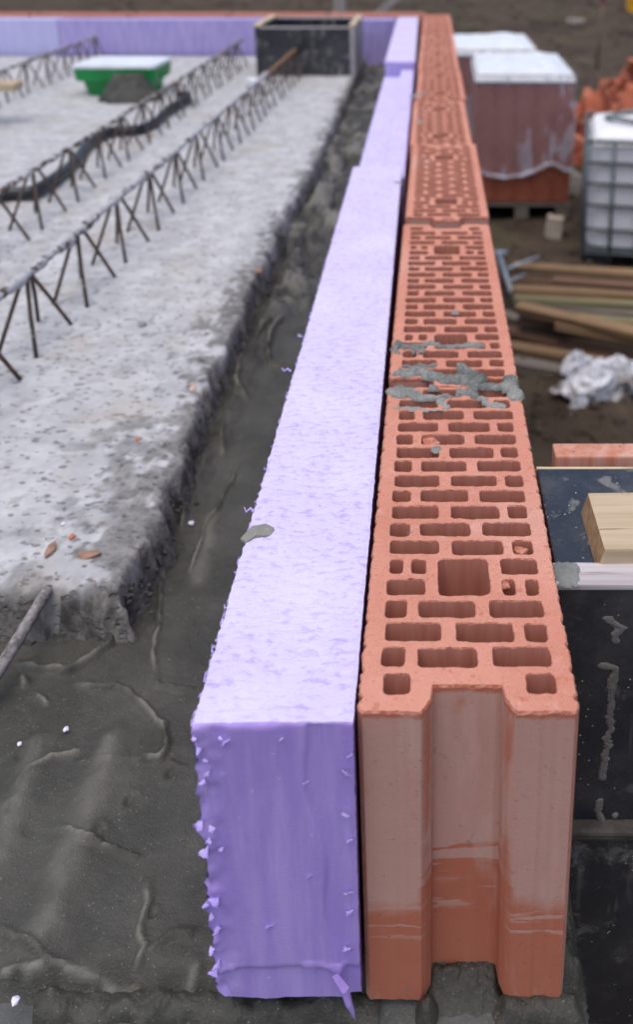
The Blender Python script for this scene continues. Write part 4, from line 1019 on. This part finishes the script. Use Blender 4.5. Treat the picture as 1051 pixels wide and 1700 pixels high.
# caged tank
tk = empty('caged_tank', (.935, 4.74, GZ), (0, 0, R(-9))); tag(tk, 'white plastic liquid tank in a grey tube cage', 'tank')
TW, TD, TZ0, TZ1 = 1.15, .80, .12, .835
V, F = loft([rr_ring(TW / 2 - .05, TD / 2 - .05, TZ0, .06), rr_ring(TW / 2 - .02, TD / 2 - .02, TZ0 + .03, .08), rr_ring(TW / 2 - .02, TD / 2 - .02, TZ1 - .03, .08), rr_ring(TW / 2 - .05, TD / 2 - .05, TZ1 + .02, .09), rr_ring(TW / 2 - .12, TD / 2 - .12, TZ1 + .045, .1)])
V = [(x + TW / 2, y + TD / 2, z) for x, y, z in V]
tank_body = link('tank_body', mesh('tank_body', V, F, [TANK_P], False), tk)
def bar(a, b, r=.010): return tube('cage_bar', [a, b], r, CAGE, 8)
zz = [.105, .265, .425, .565, .70, TZ1]
for z in zz:
    for a, b in (((0, 0, z), (TW, 0, z)), ((0, 0, z), (0, TD, z)), ((TW, 0, z), (TW, TD, z)), ((0, TD, z), (TW, TD, z))): link('cage_bar', bar(a, b, .011 if z < TZ1 else .013), tk)
for k in range(8):
    for y in (0, TD): link('cage_bar', bar((TW * k / 7, y, .04), (TW * k / 7, y, TZ1)), tk)
for k in range(1, 6):
    for x in (0, TW): link('cage_bar', bar((x, TD * k / 6, .04), (x, TD * k / 6, TZ1)), tk)
for x in (.09, TW - .09):
    for y in (.07, TD - .07): link('base_foot', box_mesh('base_foot', .19, .15, .125, [BLACKP], .01), tk, (x, y, .0615))
link('base_plate', box_mesh('base_plate', TW, TD, .012, [CAGE], .003), tk, (TW / 2, TD / 2, .128))
V, F = tube_data([(.36 + .17 * math.cos(a), .42 + .17 * math.sin(a), TZ1 + .07 + .015 * math.sin(2 * a)) for a in np.linspace(0, 6.283, 33)], .018, 8)
tag(link('coiled_hose', mesh('coiled_hose', V, F, [m_simple('grey_hose', (.14, .16, .16), (.22, .24, .24), 20, .5)]), None, (.935, 4.70, GZ - .005)), 'grey hose loop lying on top of the caged tank', 'hose')
tank_cap = link('filler_cap', tube('filler_cap', [(.44, .42, TZ1 + .03), (.44, .42, TZ1 + .075)], .075, m_simple('red_cap', (.45, .05, .03), (.5, .07, .04), 8, .5), 20), tank_body)

# old timbers on the ground
TL = [  # px at the left end, py there, py at the right frame edge, level, width, thickness, wood
 (852, 440, 452, .14, .085, .05, 0), (850, 463, 470, .07, .10, .05, 1), (918, 464, 474, .15, .09, .045, 1), (850, 478, 488, .18, .10, .05, 0), (853, 492, 503, .15, .075, .05, 3), (905, 505, 520, .11, .10, .05, 2),
 (858, 506, 558, .20, .095, .05, 0), (930, 520, 535, .16, .08, .045, 3), (832, 520, 575, .06, .14, .05, 2), (860, 527, 545, .12, .09, .05, 1), (925, 533, 562, .16, .13, .05, 0), (838, 545, 600, .04, .12, .05, 1), (842, 572, 610, .06, .09, .05, 0), (850, 597, 640, .03, .12, .05, 2)]
tl = ['topmost at the back, tan', 'low and dark at the back', 'reddish, behind the greenish one', 'light tan, above the greenish one', 'greenish, resting across the others', 'dark grey, under the greenish one', 'long tan, slanting towards the white bag',
      'yellowish, short end hidden by others', 'grey, long, slanting in the middle', 'brown, between the slanting ones', 'wide orange-tan, above the white bag', 'dark brown, low at the front', 'pale tan, pointing at the white bag', 'dark, lowest at the front']
for i, (px, ya, yb, lv, wd, th, wi) in enumerate(TL):
    wd *= .78; th *= .85
    z = GZ + lv; a = at(px, ya, z); b = at(1110, yb + 4, z); d = b - a; L = d.length + .5; d.normalize(); mid = a + d * (L / 2)
    o = link('old_timber', box_mesh('old_timber', L, wd, th, [WOODS[wi]], .006, 1, 3, .004, i), None, (mid.x, mid.y, z - th * .3), (R(random.Random(i).uniform(-8, 8)), 0, math.atan2(d.y, d.x)))
    tag(o, 'old timber in the pile before the tank, ' + tl[i], 'timber', 'old timbers piled in the yard')

# crumpled white bag
def crumple(n, sx, sy, h, seed):
    q = random.Random(seed); m = max(5, n // 4); V = []
    for j in range(m):
        for i in range(m):
            u = 2 * i / (m - 1) - 1; v = 2 * j / (m - 1) - 1; e = max(0, 1 - (abs(u) ** 3 + abs(v) ** 3) * .8)
            V.append((sx * (u * .85 + q.uniform(-.16, .16)), sy * (v * .85 + q.uniform(-.22, .22)), h * (e * q.uniform(.25, 1.0) + .03)))
    bm = bmesh.new(); vv = [bm.verts.new(p) for p in V]
    for a in gridfaces(m, m).tolist(): bm.faces.new([vv[k] for k in a])
    bmesh.ops.triangulate(bm, faces=bm.faces[:])
    bmesh.ops.subdivide_edges(bm, edges=bm.edges[:], cuts=2, use_grid_fill=True)
    for p in bm.verts: p.co += Vector((q.gauss(0, .006), q.gauss(0, .006), q.gauss(0, .006)))
    me = bpy.data.meshes.new('plastic_sheet'); bm.to_mesh(me); bm.free(); me.materials.append(BAG); return me
def bag(name, px, py, dz, sx, sy, h, rz, seed, label):
    p = at(px, py, GZ + dz); tag(link(name, crumple(26, sx, sy, h, seed), None, p, (R(10), 0, rz)), label, 'plastic sheet')
bag('plastic_sheet', 985, 655, .03, .20, .13, .17, R(25), 3, 'crumpled dirty white plastic sheet in front of the timbers')
bag('plastic_sheet', 1030, 625, .10, .19, .07, .12, R(-32), 9, 'white plastic sheet flap folded over the timbers at the right')
bag('plastic_sheet', 955, 612, .10, .10, .05, .10, R(30), 15, 'small grubby plastic tatter left of the white flap')

# galvanised bracket parts
sb = empty('steel_bracket', at(838, 450, GZ)); tag(sb, 'galvanised steel scaffold bracket leaning by the timber pile', 'bracket')
def bpt(px, py, z): return at(px, py, GZ + z) - sb.location
link('upright_bar', tube('upright_bar', [bpt(829, 424, .20), bpt(850, 489, .13)], .014, ZINC, 8), sb)
link('cross_bar', tube('cross_bar', [bpt(814, 421, .2), bpt(843, 419, .21)], .013, ZINC, 8), sb)
link('cross_bar', tube('cross_bar', [bpt(846, 468, .17), bpt(872, 455, .18)], .007, ZINC, 8), sb)
link('cross_bar', tube('cross_bar', [bpt(842, 447, .19), bpt(895, 426, .20)], .009, ZINC, 8), sb)
link('side_bar', tube('side_bar', [bpt(818, 416, .2), bpt(828, 484, .02)], .011, ZINC, 8), sb)

# offcuts, stake, post, barrel
def offcut(px, py, sx, sy, sz, rz, label, mat=WOOD_OFF):
    p = at(px, py, GZ); tag(link('wood_offcut', box_mesh('wood_offcut', sx, sy, sz, [mat], .006, 1, 1, .006, px), None, (p.x, p.y, ground_z(p.x, p.y) + sz * .45), (R(-8), .1, rz)), label, 'offcut')
offcut(948, 318, .13, .16, .17, .1, 'pale wooden offcut standing under the rubble heap by the pallet')
offcut(920, 392, .11, .14, .16, -.1, 'pale wooden offcut on the mud between pallet and tank')
tag(link('white_rag', crumple(12, .06, .05, .06, 21), None, at(931, 328, GZ)), 'small white rag at the foot of the front pallet', 'rag')
offcut(955, 40, .35, .2, .12, .3, 'pale stone-like lump far off on the soil', m_simple('far_stone', (.3, .27, .24), (.42, .38, .34), 6, .95))
st_ = empty('marker_stake', at(990, 116, GZ)); tag(st_, 'thin survey stake with a magenta painted top', 'stake')
link('stake_shaft', tube('stake_shaft', [(0, 0, -.1), (.05, .0, .98)], .022, STICK, 6), st_); link('painted_top', tube('painted_top', [(.05, 0, .98), (.10, 0, 1.9)], .024, PINK, 6), st_)
ps = empty('timber_post', (-.705, 6.0, GZ)); tag(ps, 'grey timber post with a slanting brace behind the far wall', 'post')
link('post_shaft', box_mesh('post_shaft', .085, .06, 2.3, [POSTW], .005), ps, (0, 0, 1.1))
link('brace', box_mesh('brace', .06, .03, 1.3, [POSTW], .004), ps, (.36, .06, 1.55), (0, R(48), 0))
pb = at(1060, 2, GZ + .3)
V, F = loft([[(r * math.cos(a), r * math.sin(a), z) for a in np.linspace(0, 6.283, 20, endpoint=False)] for r, z in ((.29, 0), (.30, .03), (.285, .06), (.285, .30), (.305, .32), (.285, .34), (.285, .60), (.30, .86), (.28, .90))])
tag(link('yellow_barrel', mesh('yellow_barrel', V, F, [YELLOW], False), None, (pb.x, pb.y, GZ)), 'yellow barrel far off at the upper right edge', 'barrel')
